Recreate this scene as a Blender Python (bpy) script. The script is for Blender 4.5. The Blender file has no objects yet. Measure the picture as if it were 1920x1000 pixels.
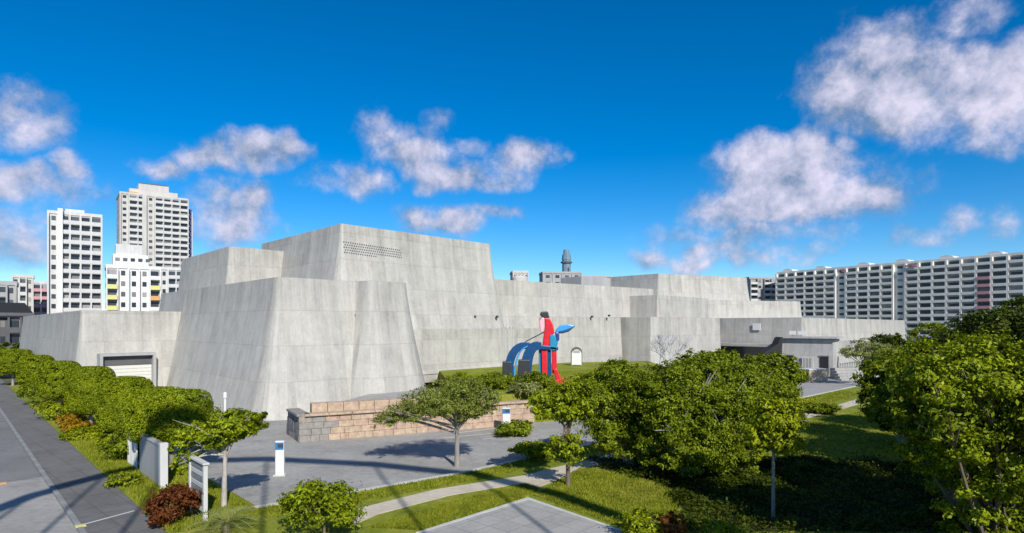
import bpy, bmesh, math, random
import numpy as np
from mathutils import Vector, Matrix

# ------------------------------------------------------------------ camera, sky, sun, exposure
sc = bpy.context.scene
COL = sc.collection
F, CX, HY, H = 1150.0, 960.0, 610.0, 8.0        # focal length in photo pixels, centre column, horizon row, eye height
cam = bpy.data.cameras.new('camera'); cam_o = bpy.data.objects.new('camera', cam); COL.objects.link(cam_o)
cam.sensor_width = 36; cam.lens = F / 1920 * 36; cam.shift_y = (HY - 500) / 1920
cam.clip_start = .2; cam.clip_end = 6000
cam_o.location = (0, 0, H); cam_o.rotation_euler = (math.pi / 2, 0, 0)
sc.camera = cam_o
vs = sc.view_settings
vs.view_transform = 'Standard'; vs.look = 'None'; vs.gamma = 1; vs.use_curve_mapping = False
vs.exposure = 0.55

SUN_EL = math.radians(35)
SUN_H = Vector((.36, -.93295))
SUN = Vector((SUN_H.x * math.cos(SUN_EL), SUN_H.y * math.cos(SUN_EL), math.sin(SUN_EL)))
sun = bpy.data.lights.new('sun', 'SUN'); sun.energy = 3.7; sun.angle = math.radians(.5); sun.color = (1, .955, .88)
sun_o = bpy.data.objects.new('sun', sun); COL.objects.link(sun_o)
sun_o.location = (40, -60, 80); sun_o.rotation_euler = SUN.to_track_quat('Z', 'Y').to_euler()

world = bpy.data.worlds.new('World'); sc.world = world; world.use_nodes = True
SKY_STRENGTH = .09

# clouds in view, as directions: (column, row, half width, half height, density)
CLOUDS = [(40,232,95,40,1.0),(70,205,55,28,.8),(50,345,115,30,.9),(120,318,45,22,.9),(20,440,120,60,.55),(95,395,60,30,.5),
 (325,312,48,20,.85),(400,298,60,24,.9),(470,284,60,24,.95),(548,285,28,22,.85),(440,395,70,48,.85),(475,368,30,30,.9),(395,430,60,30,.6),
 (722,248,42,36,.8),(770,292,70,32,1.0),(835,322,60,24,.95),(660,345,66,28,.85),(620,330,25,20,.6),(800,232,30,26,.55),(865,266,52,14,.5),(985,300,55,30,.95),(920,330,80,18,.7),(1040,300,40,10,.5),
 (800,412,50,26,.85),(860,418,60,24,.9),(935,402,46,16,.75),
 (1650,105,70,45,.85),(1700,170,150,60,1.1),(1600,170,90,55,.9),(1820,205,130,55,1.15),(1895,150,70,60,1.1),(1550,200,70,30,.5),(1500,225,40,18,.4),(1820,28,95,30,.65),(1880,265,80,25,.55),
 (1440,320,70,45,1.0),(1530,300,80,50,1.0),(1590,262,34,24,.9),(1500,375,150,40,1.1),(1620,375,75,38,.95),(1370,385,80,38,.95),(1400,440,170,26,.7),(1330,470,80,26,.9),(1280,495,110,22,.8),(1390,490,80,20,.75),(1480,470,70,20,.6),
 (1810,415,50,26,.7),(1745,440,70,18,.5),(1870,430,50,20,.35)]

def build_world():
    nt = world.node_tree; N = nt.nodes; L = nt.links
    g = bpy.data.node_groups.new('cloud_density', 'ShaderNodeTree')
    g.interface.new_socket('Dir', in_out='INPUT', socket_type='NodeSocketVector')
    g.interface.new_socket('Density', in_out='OUTPUT', socket_type='NodeSocketFloat'); g.interface.new_socket('Shade', in_out='OUTPUT', socket_type='NodeSocketFloat')
    n, l = g.nodes, g.links
    gi, go = n.new('NodeGroupInput'), n.new('NodeGroupOutput')
    def math_(op, a, b=None, clamp=False):
        m = n.new('ShaderNodeMath'); m.operation = op; m.use_clamp = clamp
        for i, v in enumerate((a, b)):
            if v is None: continue
            if isinstance(v, (int, float)): m.inputs[i].default_value = v
            else: l.new(v, m.inputs[i])
        return m.outputs[0]
    def noise(scale, detail, rough, vec):
        t = n.new('ShaderNodeTexNoise'); t.inputs['Scale'].default_value = scale; t.inputs['Detail'].default_value = detail
        t.inputs['Roughness'].default_value = rough; l.new(vec, t.inputs['Vector']); return t
    warp = noise(9, 2, .6, gi.outputs[0])
    sub = n.new('ShaderNodeVectorMath'); sub.operation = 'SUBTRACT'; l.new(warp.outputs['Color'], sub.inputs[0]); sub.inputs[1].default_value = (.5,) * 3
    scl = n.new('ShaderNodeVectorMath'); scl.operation = 'SCALE'; l.new(sub.outputs[0], scl.inputs[0]); scl.inputs['Scale'].default_value = .085
    add = n.new('ShaderNodeVectorMath'); add.operation = 'ADD'; l.new(gi.outputs[0], add.inputs[0]); l.new(scl.outputs[0], add.inputs[1])
    D = add.outputs[0]
    best = None
    for (px, py, rx, ry, st) in CLOUDS:
        u, w = (px - CX) / F, (HY - py) / F
        c = Vector((u, 1, w)).normalized()
        mp = n.new('ShaderNodeMapping'); mp.vector_type = 'TEXTURE'
        mp.inputs['Location'].default_value = c
        mp.inputs['Rotation'].default_value = (0, 0, -math.atan2(u, 1))
        mp.inputs['Scale'].default_value = (1.6 * rx / F / (1 + u * u), .6, 1.6 * ry / F / math.sqrt(1 + u * u))
        l.new(D, mp.inputs['Vector'])
        ln = n.new('ShaderNodeVectorMath'); ln.operation = 'LENGTH'; l.new(mp.outputs[0], ln.inputs[0])
        mr = n.new('ShaderNodeMapRange'); mr.interpolation_type = 'SMOOTHSTEP'; l.new(ln.outputs['Value'], mr.inputs[0])
        mr.inputs[1].default_value = 1.25; mr.inputs[2].default_value = .1; mr.inputs[3].default_value = 0; mr.inputs[4].default_value = st
        best = mr.outputs[0] if best is None else math_('MAXIMUM', best, mr.outputs[0])
    # the same kind of broken cumulus everywhere else in the sky
    sep = n.new('ShaderNodeSeparateXYZ'); l.new(gi.outputs[0], sep.inputs[0])
    big = noise(3.4, 3, .5, gi.outputs[0])
    mb = n.new('ShaderNodeMapRange'); mb.interpolation_type = 'SMOOTHSTEP'; l.new(big.outputs['Fac'], mb.inputs[0])
    mb.inputs[1].default_value = .5; mb.inputs[2].default_value = .68
    front = n.new('ShaderNodeMapRange'); l.new(sep.outputs['Y'], front.inputs[0]); front.inputs[1].default_value = .72; front.inputs[2].default_value = .55
    best = math_('MAXIMUM', best, math_('MULTIPLY', mb.outputs[0], front.outputs[0]))
    fb = noise(15, 9, .64, gi.outputs[0])
    so = n.new('ShaderNodeVectorMath'); so.operation = 'ADD'; l.new(gi.outputs[0], so.inputs[0]); so.inputs[1].default_value = (.012, 0, .022)
    fb2 = noise(15, 5, .6, so.outputs[0])
    l.new(math_('ADD', math_('SUBTRACT', fb.outputs['Fac'], fb2.outputs['Fac']), math_('MULTIPLY', best, .22)), go.inputs[1])
    f1 = math_('MULTIPLY', math_('SUBTRACT', fb.outputs['Fac'], .5), 1.75)
    tot = math_('ADD', best, f1)
    o = n.new('ShaderNodeMapRange'); o.interpolation_type = 'SMOOTHSTEP'; l.new(tot, o.inputs[0]); o.inputs[1].default_value = .15; o.inputs[2].default_value = 1.02
    gate = n.new('ShaderNodeMapRange'); l.new(best, gate.inputs[0]); gate.inputs[1].default_value = .0; gate.inputs[2].default_value = .2
    l.new(math_('MULTIPLY', o.outputs[0], gate.outputs[0]), go.inputs[0])

    tc = N.new('ShaderNodeTexCoord')
    sky = N.new('ShaderNodeTexSky'); sky.sky_type = 'NISHITA'; sky.sun_disc = False
    sky.sun_elevation = SUN_EL; sky.sun_rotation = math.atan2(SUN_H.x, SUN_H.y)
    sky.altitude = 1300; sky.air_density = 1.0; sky.dust_density = .0; sky.ozone_density = 5.0
    hs = N.new('ShaderNodeHueSaturation'); hs.inputs['Saturation'].default_value = 1.38; hs.inputs['Value'].default_value = 1.0
    L.new(sky.outputs[0], hs.inputs['Color'])
    d0 = N.new('ShaderNodeGroup'); d0.node_tree = g; L.new(tc.outputs['Generated'], d0.inputs[0])
    sh = N.new('ShaderNodeMapRange'); L.new(d0.outputs[1], sh.inputs[0]); sh.inputs[1].default_value = .0; sh.inputs[2].default_value = .36
    cc = N.new('ShaderNodeValToRGB'); L.new(sh.outputs[0], cc.inputs[0])
    cc.color_ramp.elements[0].color = (.24, .32, .47, 1); cc.color_ramp.elements[1].color = (.82, .78, .95, 1)
    m2 = N.new('ShaderNodeVectorMath'); m2.operation = 'SCALE'; L.new(cc.outputs[0], m2.inputs[0]); m2.inputs['Scale'].default_value = 1 / SKY_STRENGTH * .68
    al = N.new('ShaderNodeMath'); al.operation = 'MULTIPLY'; L.new(d0.outputs[0], al.inputs[0]); al.inputs[1].default_value = .93
    mx = N.new('ShaderNodeMix'); mx.data_type = 'RGBA'; L.new(al.outputs[0], mx.inputs[0]); L.new(hs.outputs[0], mx.inputs[6]); L.new(m2.outputs[0], mx.inputs[7])
    bg = N['Background']; bg.inputs[1].default_value = SKY_STRENGTH; L.new(mx.outputs[2], bg.inputs[0])
build_world()
world.cycles.sampling_method = 'MANUAL'; world.cycles.sample_map_resolution = 256

# ------------------------------------------------------------------ helpers
R = random.Random(7)
def G(px, py, z=0):
    Y = (H - z) * F / (py - HY); return Vector(((px - CX) / F * Y, Y, z))
def X(px, Y): return (px - CX) / F * Y
def Z(py, Y): return H - (py - HY) * Y / F
D1, D2 = Vector((-.68, .733)), Vector((.68, .733))       # the two wall directions of the museum

def tag(o, label=None, cat=None, group=None, kind=None):
    for k, v in (('label', label), ('category', cat), ('group', group), ('kind', kind)):
        if v: o[k] = v
    return o
def empty(name, loc, label, cat, group=None, rz=0):
    o = bpy.data.objects.new(name, None); COL.objects.link(o); o.location = loc; o.rotation_euler.z = rz; o.empty_display_size = .3
    return tag(o, label, cat, group)
def link(name, me, mat, parent=None, world_space=True):
    o = bpy.data.objects.new(name, me); COL.objects.link(o)
    if mat and not me.materials: me.materials.append(mat)
    if parent:
        o.parent = parent
        if world_space:
            loc = Vector((0, 0, 0)); p = parent
            M = Matrix.Identity(4)
            while p:
                M = Matrix.Translation(p.location) @ p.rotation_euler.to_matrix().to_4x4() @ M; p = p.parent
            Mi = M.inverted()
            o.location = Mi.to_translation(); o.rotation_euler = Mi.to_euler()
    return o
class MB:
    def __init__(s): s.v = []; s.f = []
    def add(s, v, f):
        b = len(s.v); s.v += [tuple(p) for p in v]; s.f += [tuple(i + b for i in q) for q in f]; return s
    def box(s, c, size, rz=0, M=None):
        x, y, z = (k / 2 for k in size); R_ = M or Matrix.Rotation(rz, 3, 'Z'); c = Vector(c)
        v = [c + R_ @ Vector((a * x, b * y, d * z)) for a in (-1, 1) for b in (-1, 1) for d in (-1, 1)]
        return s.add(v, [(0, 1, 3, 2), (4, 6, 7, 5), (0, 4, 5, 1), (2, 3, 7, 6), (0, 2, 6, 4), (1, 5, 7, 3)])
    def tube(s, pts, rad, seg=8, caps=True):
        pts = [Vector(p) for p in pts]; n = len(pts); V = []; prev = None
        for i, p in enumerate(pts):
            t = (pts[min(i + 1, n - 1)] - pts[max(i - 1, 0)]).normalized()
            a = prev if prev else (Vector((1, 0, 0)) if abs(t.x) < .9 else Vector((0, 1, 0)))
            a = (a - t * a.dot(t)).normalized(); prev = a; b = t.cross(a)
            r = rad[i] if isinstance(rad, (list, tuple)) else rad
            V += [p + (a * math.cos(k * math.tau / seg) + b * math.sin(k * math.tau / seg)) * r for k in range(seg)]
        fs = [(i * seg + k, i * seg + (k + 1) % seg, (i + 1) * seg + (k + 1) % seg, (i + 1) * seg + k) for i in range(n - 1) for k in range(seg)]
        if caps: fs += [tuple(reversed(range(seg))), tuple(range((n - 1) * seg, n * seg))]
        return s.add(V, fs)
    def prism(s, poly, z0, z1):
        n = len(poly); V = [(p[0], p[1], z0) for p in poly] + [(p[0], p[1], z1) for p in poly]
        return s.add(V, [tuple(range(n, 2 * n)), tuple(reversed(range(n)))] + [(i, (i + 1) % n, n + (i + 1) % n, n + i) for i in range(n)])
    def mesh(s, name='m', smooth=False, angle=40, bevel=0):
        me = bpy.data.meshes.new(name); me.from_pydata(s.v, [], s.f)
        bm = bmesh.new(); bm.from_mesh(me); bmesh.ops.recalc_face_normals(bm, faces=bm.faces)
        if bevel: bmesh.ops.bevel(bm, geom=bm.edges[:], offset=bevel, segments=2, affect='EDGES', profile=.6)
        bm.to_mesh(me); bm.free()
        if smooth:
            me.polygons.foreach_set('use_smooth', [True] * len(me.polygons)); me.set_sharp_from_angle(angle=math.radians(angle))
        me.update(); return me
    def build(s, name, mat, parent=None, smooth=False, angle=40, bevel=0, ws=True):
        return link(name, s.mesh(name, smooth, angle, bevel), mat, parent, ws)

# ------------------------------------------------------------------ materials
def new_mat(name):
    m = bpy.data.materials.new(name); m.use_nodes = True
    return m, m.node_tree.nodes, m.node_tree.links, m.node_tree.nodes['Principled BSDF']
def c4(c): return (*c, 1)
def plain(name, col, rough=.7, var=.12, scale=3., bump=.0, bscale=30., metal=0, stretch=(1, 1, 1), spec=.4):
    m, N, L, P = new_mat(name)
    tc = N.new('ShaderNodeTexCoord'); mp = N.new('ShaderNodeMapping'); mp.inputs['Scale'].default_value = stretch
    L.new(tc.outputs['Object'], mp.inputs[0])
    t = N.new('ShaderNodeTexNoise'); t.inputs['Scale'].default_value = scale; t.inputs['Detail'].default_value = 6; t.inputs['Roughness'].default_value = .65
    L.new(mp.outputs[0], t.inputs['Vector'])
    r = N.new('ShaderNodeValToRGB'); L.new(t.outputs['Fac'], r.inputs[0])
    r.color_ramp.elements[0].position = .3; r.color_ramp.elements[1].position = .7
    r.color_ramp.elements[0].color = c4([k * (1 - var) for k in col]); r.color_ramp.elements[1].color = c4([min(1, k * (1 + var)) for k in col])
    L.new(r.outputs[0], P.inputs['Base Color'])
    P.inputs['Roughness'].default_value = rough; P.inputs['Metallic'].default_value = metal; P.inputs['Specular IOR Level'].default_value = spec
    if bump:
        b = N.new('ShaderNodeTexNoise'); b.inputs['Scale'].default_value = bscale; b.inputs['Detail'].default_value = 5; L.new(tc.outputs['Object'], b.inputs['Vector'])
        bb = N.new('ShaderNodeBump'); bb.inputs['Strength'].default_value = bump; bb.inputs['Distance'].default_value = .05
        L.new(b.outputs['Fac'], bb.inputs['Height']); L.new(bb.outputs[0], P.inputs['Normal'])
    return m
def concrete(name, col, streak=.16):
    """battered precast concrete: panel tone, fine joints, vertical weather streaks, grain"""
    m, N, L, P = new_mat(name)
    tc = N.new('ShaderNodeTexCoord'); src = tc.outputs['Object']
    def mth(op, a, b=0., c=None):
        q = N.new('ShaderNodeMath'); q.operation = op
        for i, v in enumerate((a, b) if c is None else (a, b, c)):
            if isinstance(v, (int, float)): q.inputs[i].default_value = v
            else: L.new(v, q.inputs[i])
        return q.outputs[0]
    ge = N.new('ShaderNodeNewGeometry'); flat = N.new('ShaderNodeVectorMath'); flat.operation = 'MULTIPLY'; L.new(ge.outputs['True Normal'], flat.inputs[0]); flat.inputs[1].default_value = (1, 1, 0)
    nh = N.new('ShaderNodeVectorMath'); nh.operation = 'NORMALIZE'; L.new(flat.outputs[0], nh.inputs[0])
    tg = N.new('ShaderNodeVectorMath'); tg.operation = 'CROSS_PRODUCT'; L.new(nh.outputs[0], tg.inputs[0]); tg.inputs[1].default_value = (0, 0, 1)
    dt = N.new('ShaderNodeVectorMath'); dt.operation = 'DOT_PRODUCT'; L.new(src, dt.inputs[0]); L.new(tg.outputs[0], dt.inputs[1])
    sp = N.new('ShaderNodeSeparateXYZ'); L.new(src, sp.inputs[0]); sn = N.new('ShaderNodeSeparateXYZ'); L.new(nh.outputs[0], sn.inputs[0])
    wv = N.new('ShaderNodeCombineXYZ'); L.new(dt.outputs['Value'], wv.inputs[0]); L.new(mth('MULTIPLY', sn.outputs['X'], 17.), wv.inputs[1]); L.new(sp.outputs['Z'], wv.inputs[2])
    u = mth('DIVIDE', dt.outputs['Value'], 1.9); v = mth('DIVIDE', sp.outputs['Z'], 3.1)
    cell = N.new('ShaderNodeCombineXYZ'); L.new(mth('FLOOR', u), cell.inputs[0]); L.new(mth('FLOOR', v), cell.inputs[1])
    wn = N.new('ShaderNodeTexWhiteNoise'); wn.noise_dimensions = '2D'; L.new(cell.outputs[0], wn.inputs['Vector'])
    ju = mth('LESS_THAN', mth('ABSOLUTE', mth('SUBTRACT', mth('FRACT', u), .5)), .488)
    jv = mth('LESS_THAN', mth('ABSOLUTE', mth('SUBTRACT', mth('FRACT', v), .5)), .493)
    joint = mth('MULTIPLY', ju, jv)
    def noise(scale, st, det=6, ro=.65):
        mp = N.new('ShaderNodeMapping'); mp.inputs['Scale'].default_value = st; L.new(wv.outputs[0], mp.inputs[0])
        t = N.new('ShaderNodeTexNoise'); t.inputs['Scale'].default_value = scale; t.inputs['Detail'].default_value = det; t.inputs['Roughness'].default_value = ro
        L.new(mp.outputs[0], t.inputs['Vector']); return t.outputs['Fac']
    a = noise(.55, (1, 1, .06)); b = noise(.12, (1, 1, 1)); c = noise(5., (1, 1, .6), 8, .75); st = noise(2.6, (1, 1, .03), 3, .5)
    val = mth('MULTIPLY_ADD', mth('SUBTRACT', a, .5), streak * 3.2, 1.)
    val = mth('ADD', val, mth('MULTIPLY', mth('SUBTRACT', b, .5), .34))
    val = mth('ADD', val, mth('MULTIPLY', mth('SUBTRACT', c, .5), .55))
    bl = noise(.9, (1, 1, .8), 4, .6); val = mth('ADD', val, mth('MULTIPLY', mth('SUBTRACT', bl, .5), .46))
    run = noise(1.3, (1, 1, .05), 5, .6); rm = N.new('ShaderNodeMapRange'); L.new(run, rm.inputs[0]); rm.inputs[1].default_value = .58; rm.inputs[2].default_value = .74; val = mth('SUBTRACT', val, mth('MULTIPLY', rm.outputs[0], .2))
    val = mth('ADD', val, mth('MULTIPLY', mth('SUBTRACT', st, .5), .26))
    val = mth('ADD', val, mth('MULTIPLY', mth('SUBTRACT', wn.outputs['Value'], .5), .13))
    val = mth('MULTIPLY', val, mth('MULTIPLY_ADD', joint, .12, .88))
    at = N.new('ShaderNodeAttribute'); at.attribute_name = 'wall_top'
    tp_ = N.new('ShaderNodeMapRange'); L.new(at.outputs['Fac'], tp_.inputs[0]); tp_.inputs[1].default_value = .62; tp_.inputs[2].default_value = 1.
    sr = N.new('ShaderNodeMapRange'); L.new(noise(1.9, (1, 1, .04), 5, .65), sr.inputs[0]); sr.inputs[1].default_value = .44; sr.inputs[2].default_value = .68
    val = mth('MULTIPLY', val, mth('SUBTRACT', 1., mth('MULTIPLY', mth('MULTIPLY', tp_.outputs[0], sr.outputs[0]), .24)))
    sc_ = N.new('ShaderNodeVectorMath'); sc_.operation = 'SCALE'; sc_.inputs[0].default_value = col; L.new(val, sc_.inputs['Scale'])
    L.new(sc_.outputs[0], P.inputs['Base Color']); P.inputs['Roughness'].default_value = .88; P.inputs['Specular IOR Level'].default_value = .25
    bp = N.new('ShaderNodeBump'); bp.inputs['Strength'].default_value = .5; bp.inputs['Distance'].default_value = .05
    L.new(mth('ADD', joint, mth('MULTIPLY', c, .8)), bp.inputs['Height']); L.new(bp.outputs[0], P.inputs['Normal'])
    return m
def leafmat(name, dark, light, transl=.24, rough=.5):
    m, N, L, P = new_mat(name)
    geo = N.new('ShaderNodeNewGeometry'); tc = N.new('ShaderNodeTexCoord')
    t = N.new('ShaderNodeTexNoise'); t.inputs['Scale'].default_value = .9; t.inputs['Detail'].default_value = 3; L.new(tc.outputs['Object'], t.inputs['Vector'])
    q = N.new('ShaderNodeMath'); q.operation = 'MULTIPLY_ADD'; L.new(geo.outputs['Random Per Island'], q.inputs[0]); q.inputs[1].default_value = .6
    q2 = N.new('ShaderNodeMath'); q2.operation = 'MULTIPLY_ADD'; L.new(t.outputs['Fac'], q2.inputs[0]); q2.inputs[1].default_value = 1.5; q2.inputs[2].default_value = -.55
    L.new(q2.outputs[0], q.inputs[2])
    r = N.new('ShaderNodeValToRGB'); L.new(q.outputs[0], r.inputs[0]); r.color_ramp.elements[0].color = c4(dark); r.color_ramp.elements[1].color = c4(light)
    L.new(r.outputs[0], P.inputs['Base Color']); P.inputs['Roughness'].default_value = rough; P.inputs['Specular IOR Level'].default_value = .18
    tr = N.new('ShaderNodeBsdfTranslucent'); L.new(r.outputs[0], tr.inputs['Color'])
    mx = N.new('ShaderNodeMixShader'); mx.inputs[0].default_value = transl; L.new(P.outputs[0], mx.inputs[1]); L.new(tr.outputs[0], mx.inputs[2])
    L.new(mx.outputs[0], N['Material Output'].inputs['Surface']); return m
def ground_mat(name, cols, s1=.25, s2=4., bump=.4, joint=None, stain=0):
    """three tones mixed by patches and by fine grain"""
    m, N, L, P = new_mat(name)
    tc = N.new('ShaderNodeTexCoord')
    def nz(s, d=6):
        t = N.new('ShaderNodeTexNoise'); t.inputs['Scale'].default_value = s; t.inputs['Detail'].default_value = d; t.inputs['Roughness'].default_value = .7
        L.new(tc.outputs['Object'], t.inputs['Vector']); return t.outputs['Fac']
    q = N.new('ShaderNodeMath'); q.operation = 'MULTIPLY_ADD'; L.new(nz(s1), q.inputs[0]); q.inputs[1].default_value = .55
    q2 = N.new('ShaderNodeMath'); q2.operation = 'MULTIPLY'; L.new(nz(s2, 8), q2.inputs[0]); q2.inputs[1].default_value = .45; L.new(q2.outputs[0], q.inputs[2])
    r = N.new('ShaderNodeValToRGB'); L.new(q.outputs[0], r.inputs[0])
    r.color_ramp.elements[0].position = .36; r.color_ramp.elements[0].color = c4(cols[0]); r.color_ramp.elements[1].position = .64; r.color_ramp.elements[1].color = c4(cols[2])
    e = r.color_ramp.elements.new(.5); e.color = c4(cols[1])
    out = r.outputs[0]
    def scale_by(col, fac):
        v = N.new('ShaderNodeVectorMath'); v.operation = 'SCALE'; L.new(col, v.inputs[0]); L.new(fac, v.inputs['Scale']); return v.outputs[0]
    if stain:
        k = N.new('ShaderNodeMapRange'); L.new(nz(.5, 5), k.inputs[0]); k.inputs[1].default_value = .55; k.inputs[2].default_value = .72; k.inputs[3].default_value = 1; k.inputs[4].default_value = 1 - stain
        out = scale_by(out, k.outputs[0])
    if joint:
        mp = N.new('ShaderNodeMapping'); mp.inputs['Rotation'].default_value = (0, 0, -math.atan2(.733, .68)); L.new(tc.outputs['Object'], mp.inputs[0])
        bt_ = N.new('ShaderNodeTexBrick'); L.new(mp.outputs[0], bt_.inputs['Vector']); bt_.inputs['Scale'].default_value = 1; bt_.inputs['Brick Width'].default_value = joint; bt_.inputs['Row Height'].default_value = joint
        bt_.offset = 0; bt_.inputs['Mortar Size'].default_value = .018; bt_.inputs['Color1'].default_value = (1, 1, 1, 1); bt_.inputs['Color2'].default_value = (.9, .9, .9, 1); bt_.inputs['Mortar'].default_value = (.62, .62, .62, 1)
        out = scale_by(out, bt_.outputs['Color'])
    L.new(out, P.inputs['Base Color']); P.inputs['Roughness'].default_value = .92; P.inputs['Specular IOR Level'].default_value = .2
    bb = N.new('ShaderNodeBump'); bb.inputs['Strength'].default_value = bump; bb.inputs['Distance'].default_value = .05
    L.new(nz(s2 * 6, 4), bb.inputs['Height']); L.new(bb.outputs[0], P.inputs['Normal'])
    return m
def window_glass():
    m, N, L, P = new_mat('window_glass')
    oi = N.new('ShaderNodeObjectInfo'); r = N.new('ShaderNodeValToRGB'); L.new(oi.outputs['Random'], r.inputs[0]); r.color_ramp.interpolation = 'CONSTANT'
    for p, c in ((.0, (.03, .036, .045)), (.4, (.055, .06, .07)), (.62, (.10, .105, .11)), (.8, (.20, .195, .185)), (.92, (.32, .31, .29))):
        e = r.color_ramp.elements[0] if p == 0 else r.color_ramp.elements.new(p); e.color = c4(c)
    r.color_ramp.elements[-1].color = c4((.30, .30, .28))
    L.new(r.outputs[0], P.inputs['Base Color']); P.inputs['Roughness'].default_value = .18; P.inputs['Specular IOR Level'].default_value = .5
    return m
M = dict(
    conc=concrete('museum_concrete', (.42, .404, .365)),
    conc2=concrete('low_wall_concrete', (.40, .39, .37), .12),
    asphalt=ground_mat('asphalt', [(.23, .222, .205), (.31, .30, .277), (.39, .38, .35)], .18, 3., .25, None, .3),
    road=ground_mat('road_asphalt', [(.14, .137, .132), (.185, .18, .175), (.23, .225, .215)], .2, 4., .25, None, .3),
    walk=ground_mat('sidewalk_paving', [(.125, .122, .115), (.158, .155, .147), (.19, .186, .178)], .3, 3., .2, 1.2, .25),
    path=ground_mat('path_gravel', [(.42, .37, .28), (.52, .46, .36), (.60, .54, .44)], .4, 5., .3),
    plaza=ground_mat('plaza_paving', [(.30, .292, .27), (.36, .35, .325), (.42, .41, .38)], .5, 5., .25, 1.0, .2),
    kerb=plain('kerb_stone', (.50, .50, .46), .85, .15, 2., .3),
    kerb_grey=plain('street_kerb_stone', (.23, .23, .225), .9, .2, 2., .3),
    grass=ground_mat('grass', [(.105, .135, .010), (.20, .23, .016), (.32, .30, .06)], .35, 3.5, .8),
    earth=ground_mat('far_ground', [(.06, .08, .03), (.11, .11, .07), (.17, .16, .13)], .02, .4, .3),
    soil=ground_mat('bare_soil', [(.20, .14, .05), (.28, .20, .08), (.34, .25, .11)], .6, 4., .6),
    shade_ground=ground_mat('tree_shade_ground', [(.016, .018, .008), (.032, .036, .014), (.06, .065, .022)], .6, 4., .8),
    bark_pale=plain('pale_bark', (.42, .39, .34), .9, .3, 6., .5, stretch=(1, 1, .3)),
    bark=plain('brown_bark', (.16, .12, .085), .95, .35, 6., .6, stretch=(1, 1, .3)),
    bark_grey=plain('grey_bark', (.27, .25, .22), .95, .3, 6., .6, stretch=(1, 1, .3)),
    stone_tan=plain('tan_stone', (.44, .33, .235), .9, .3, 2.5, .6),
    stone_rose=plain('rose_stone', (.43, .30, .225), .9, .35, 2.5, .6),
    stone_grey=plain('grey_stone', (.27, .25, .225), .9, .25, 2.5, .6),
    stone_shade=plain('shade_dark_stone', (.17, .17, .17), .9, .25, 2.5, .6),
    mortar=plain('mortar', (.34, .27, .20), .95, .2, 3.),
    white=plain('white_paint', (.66, .655, .63), .5, .06, 4.),
    offwhite=plain('aged_white_paint', (.54, .535, .515), .7, .12, 1.2, stretch=(1, 1, .25)),
    cream=plain('cream_render', (.50, .485, .45), .8, .14, .5, stretch=(1, 1, .2)),
    greyren=plain('grey_render', (.34, .34, .33), .8, .16, .5, stretch=(1, 1, .2)),
    darkren=plain('dark_render', (.10, .10, .105), .8, .2, .5),
    pinkren=plain('pink_render', (.55, .27, .29), .8, .12, .5),
    yellow=plain('yellow_render', (.62, .58, .22), .8, .1, .5),
    orange=plain('orange_render', (.62, .32, .12), .8, .1, .5),
    navy=plain('navy_render', (.07, .06, .16), .8, .1, .5),
    glass=window_glass(),
    warm_white=plain('warm_white_render', (.74, .70, .62), .8, .12, .4, stretch=(1, 1, .3)),
    shade_grey=plain('back_wall_shade_grey', (.42, .42, .42), .7, .2, .3),
    warm_shade_grey=plain('warm_back_wall_shade', (.50, .47, .42), .8, .2, .3),
    recess=plain('balcony_shade', (.16, .16, .16), .8, .3, .3),
    metal=plain('grey_metal', (.36, .37, .38), .45, .1, 4., metal=.6),
    dark=plain('dark_metal', (.05, .052, .055), .5, .2, 4.),
    roofdark=plain('dark_roof', (.016, .016, .018), .7, .2, 2.),
    shutter=plain('pale_shutter', (.62, .60, .54), .55, .05, 3.),
    blue_sign=plain('blue_panel', (.04, .17, .38), .35, .1, 5.),
    red=plain('red_paint', (.60, .014, .028), .4, .25, 3.),
    pink=plain('pink_paint', (.80, .42, .48), .4, .1, 3.),
    blue=plain('blue_paint', (.008, .06, .17), .35, .2, 3.),
    sky_blue=plain('light_blue_paint', (.05, .30, .62), .35, .1, 3.),
    violet=plain('violet_paint', (.035, .05, .24), .35, .1, 3.),
    teal=plain('teal_paint', (.02, .25, .42), .35, .1, 3.),
    steel_dark=plain('dark_steel', (.035, .037, .04), .4, .2, 3.),
    tower_blue_grey=plain('blue_grey_cladding', (.16, .23, .29), .6, .15, .3),  # even blue-grey tone of the slim far tower
    leaf_mid=leafmat('leaves_mid', (0.04, 0.066, 0.002), (0.28, 0.345, 0.01)),
    leaf_hedge=leafmat('leaves_hedge', (0.06, 0.094, 0.002), (0.355, 0.42, 0.01)),
    leaf_bright=leafmat('leaves_bright', (0.1, 0.14, 0.002), (0.4, 0.44, 0.01)),
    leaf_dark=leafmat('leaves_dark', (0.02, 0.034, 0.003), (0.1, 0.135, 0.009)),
    leaf_pale=leafmat('leaves_pale', (0.11, 0.13, 0.028), (0.37, 0.4, 0.12)),
    blade=leafmat('grass_blades', (.12, .15, .006), (.34, .36, .03)),
    leaf_feather=leafmat('leaves_feathery', (.075, .10, .012), (.33, .38, .06)),
    leaf_rust=leafmat('leaves_rust', (.09, .025, .006), (.20, .062, .016)),
    leaf_gold=leafmat('leaves_gold', (.22, .12, .004), (.42, .26, .012)),
    leaf_red=leafmat('leaves_red', (.20, .04, .008), (.42, .14, .015)),
)

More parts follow.
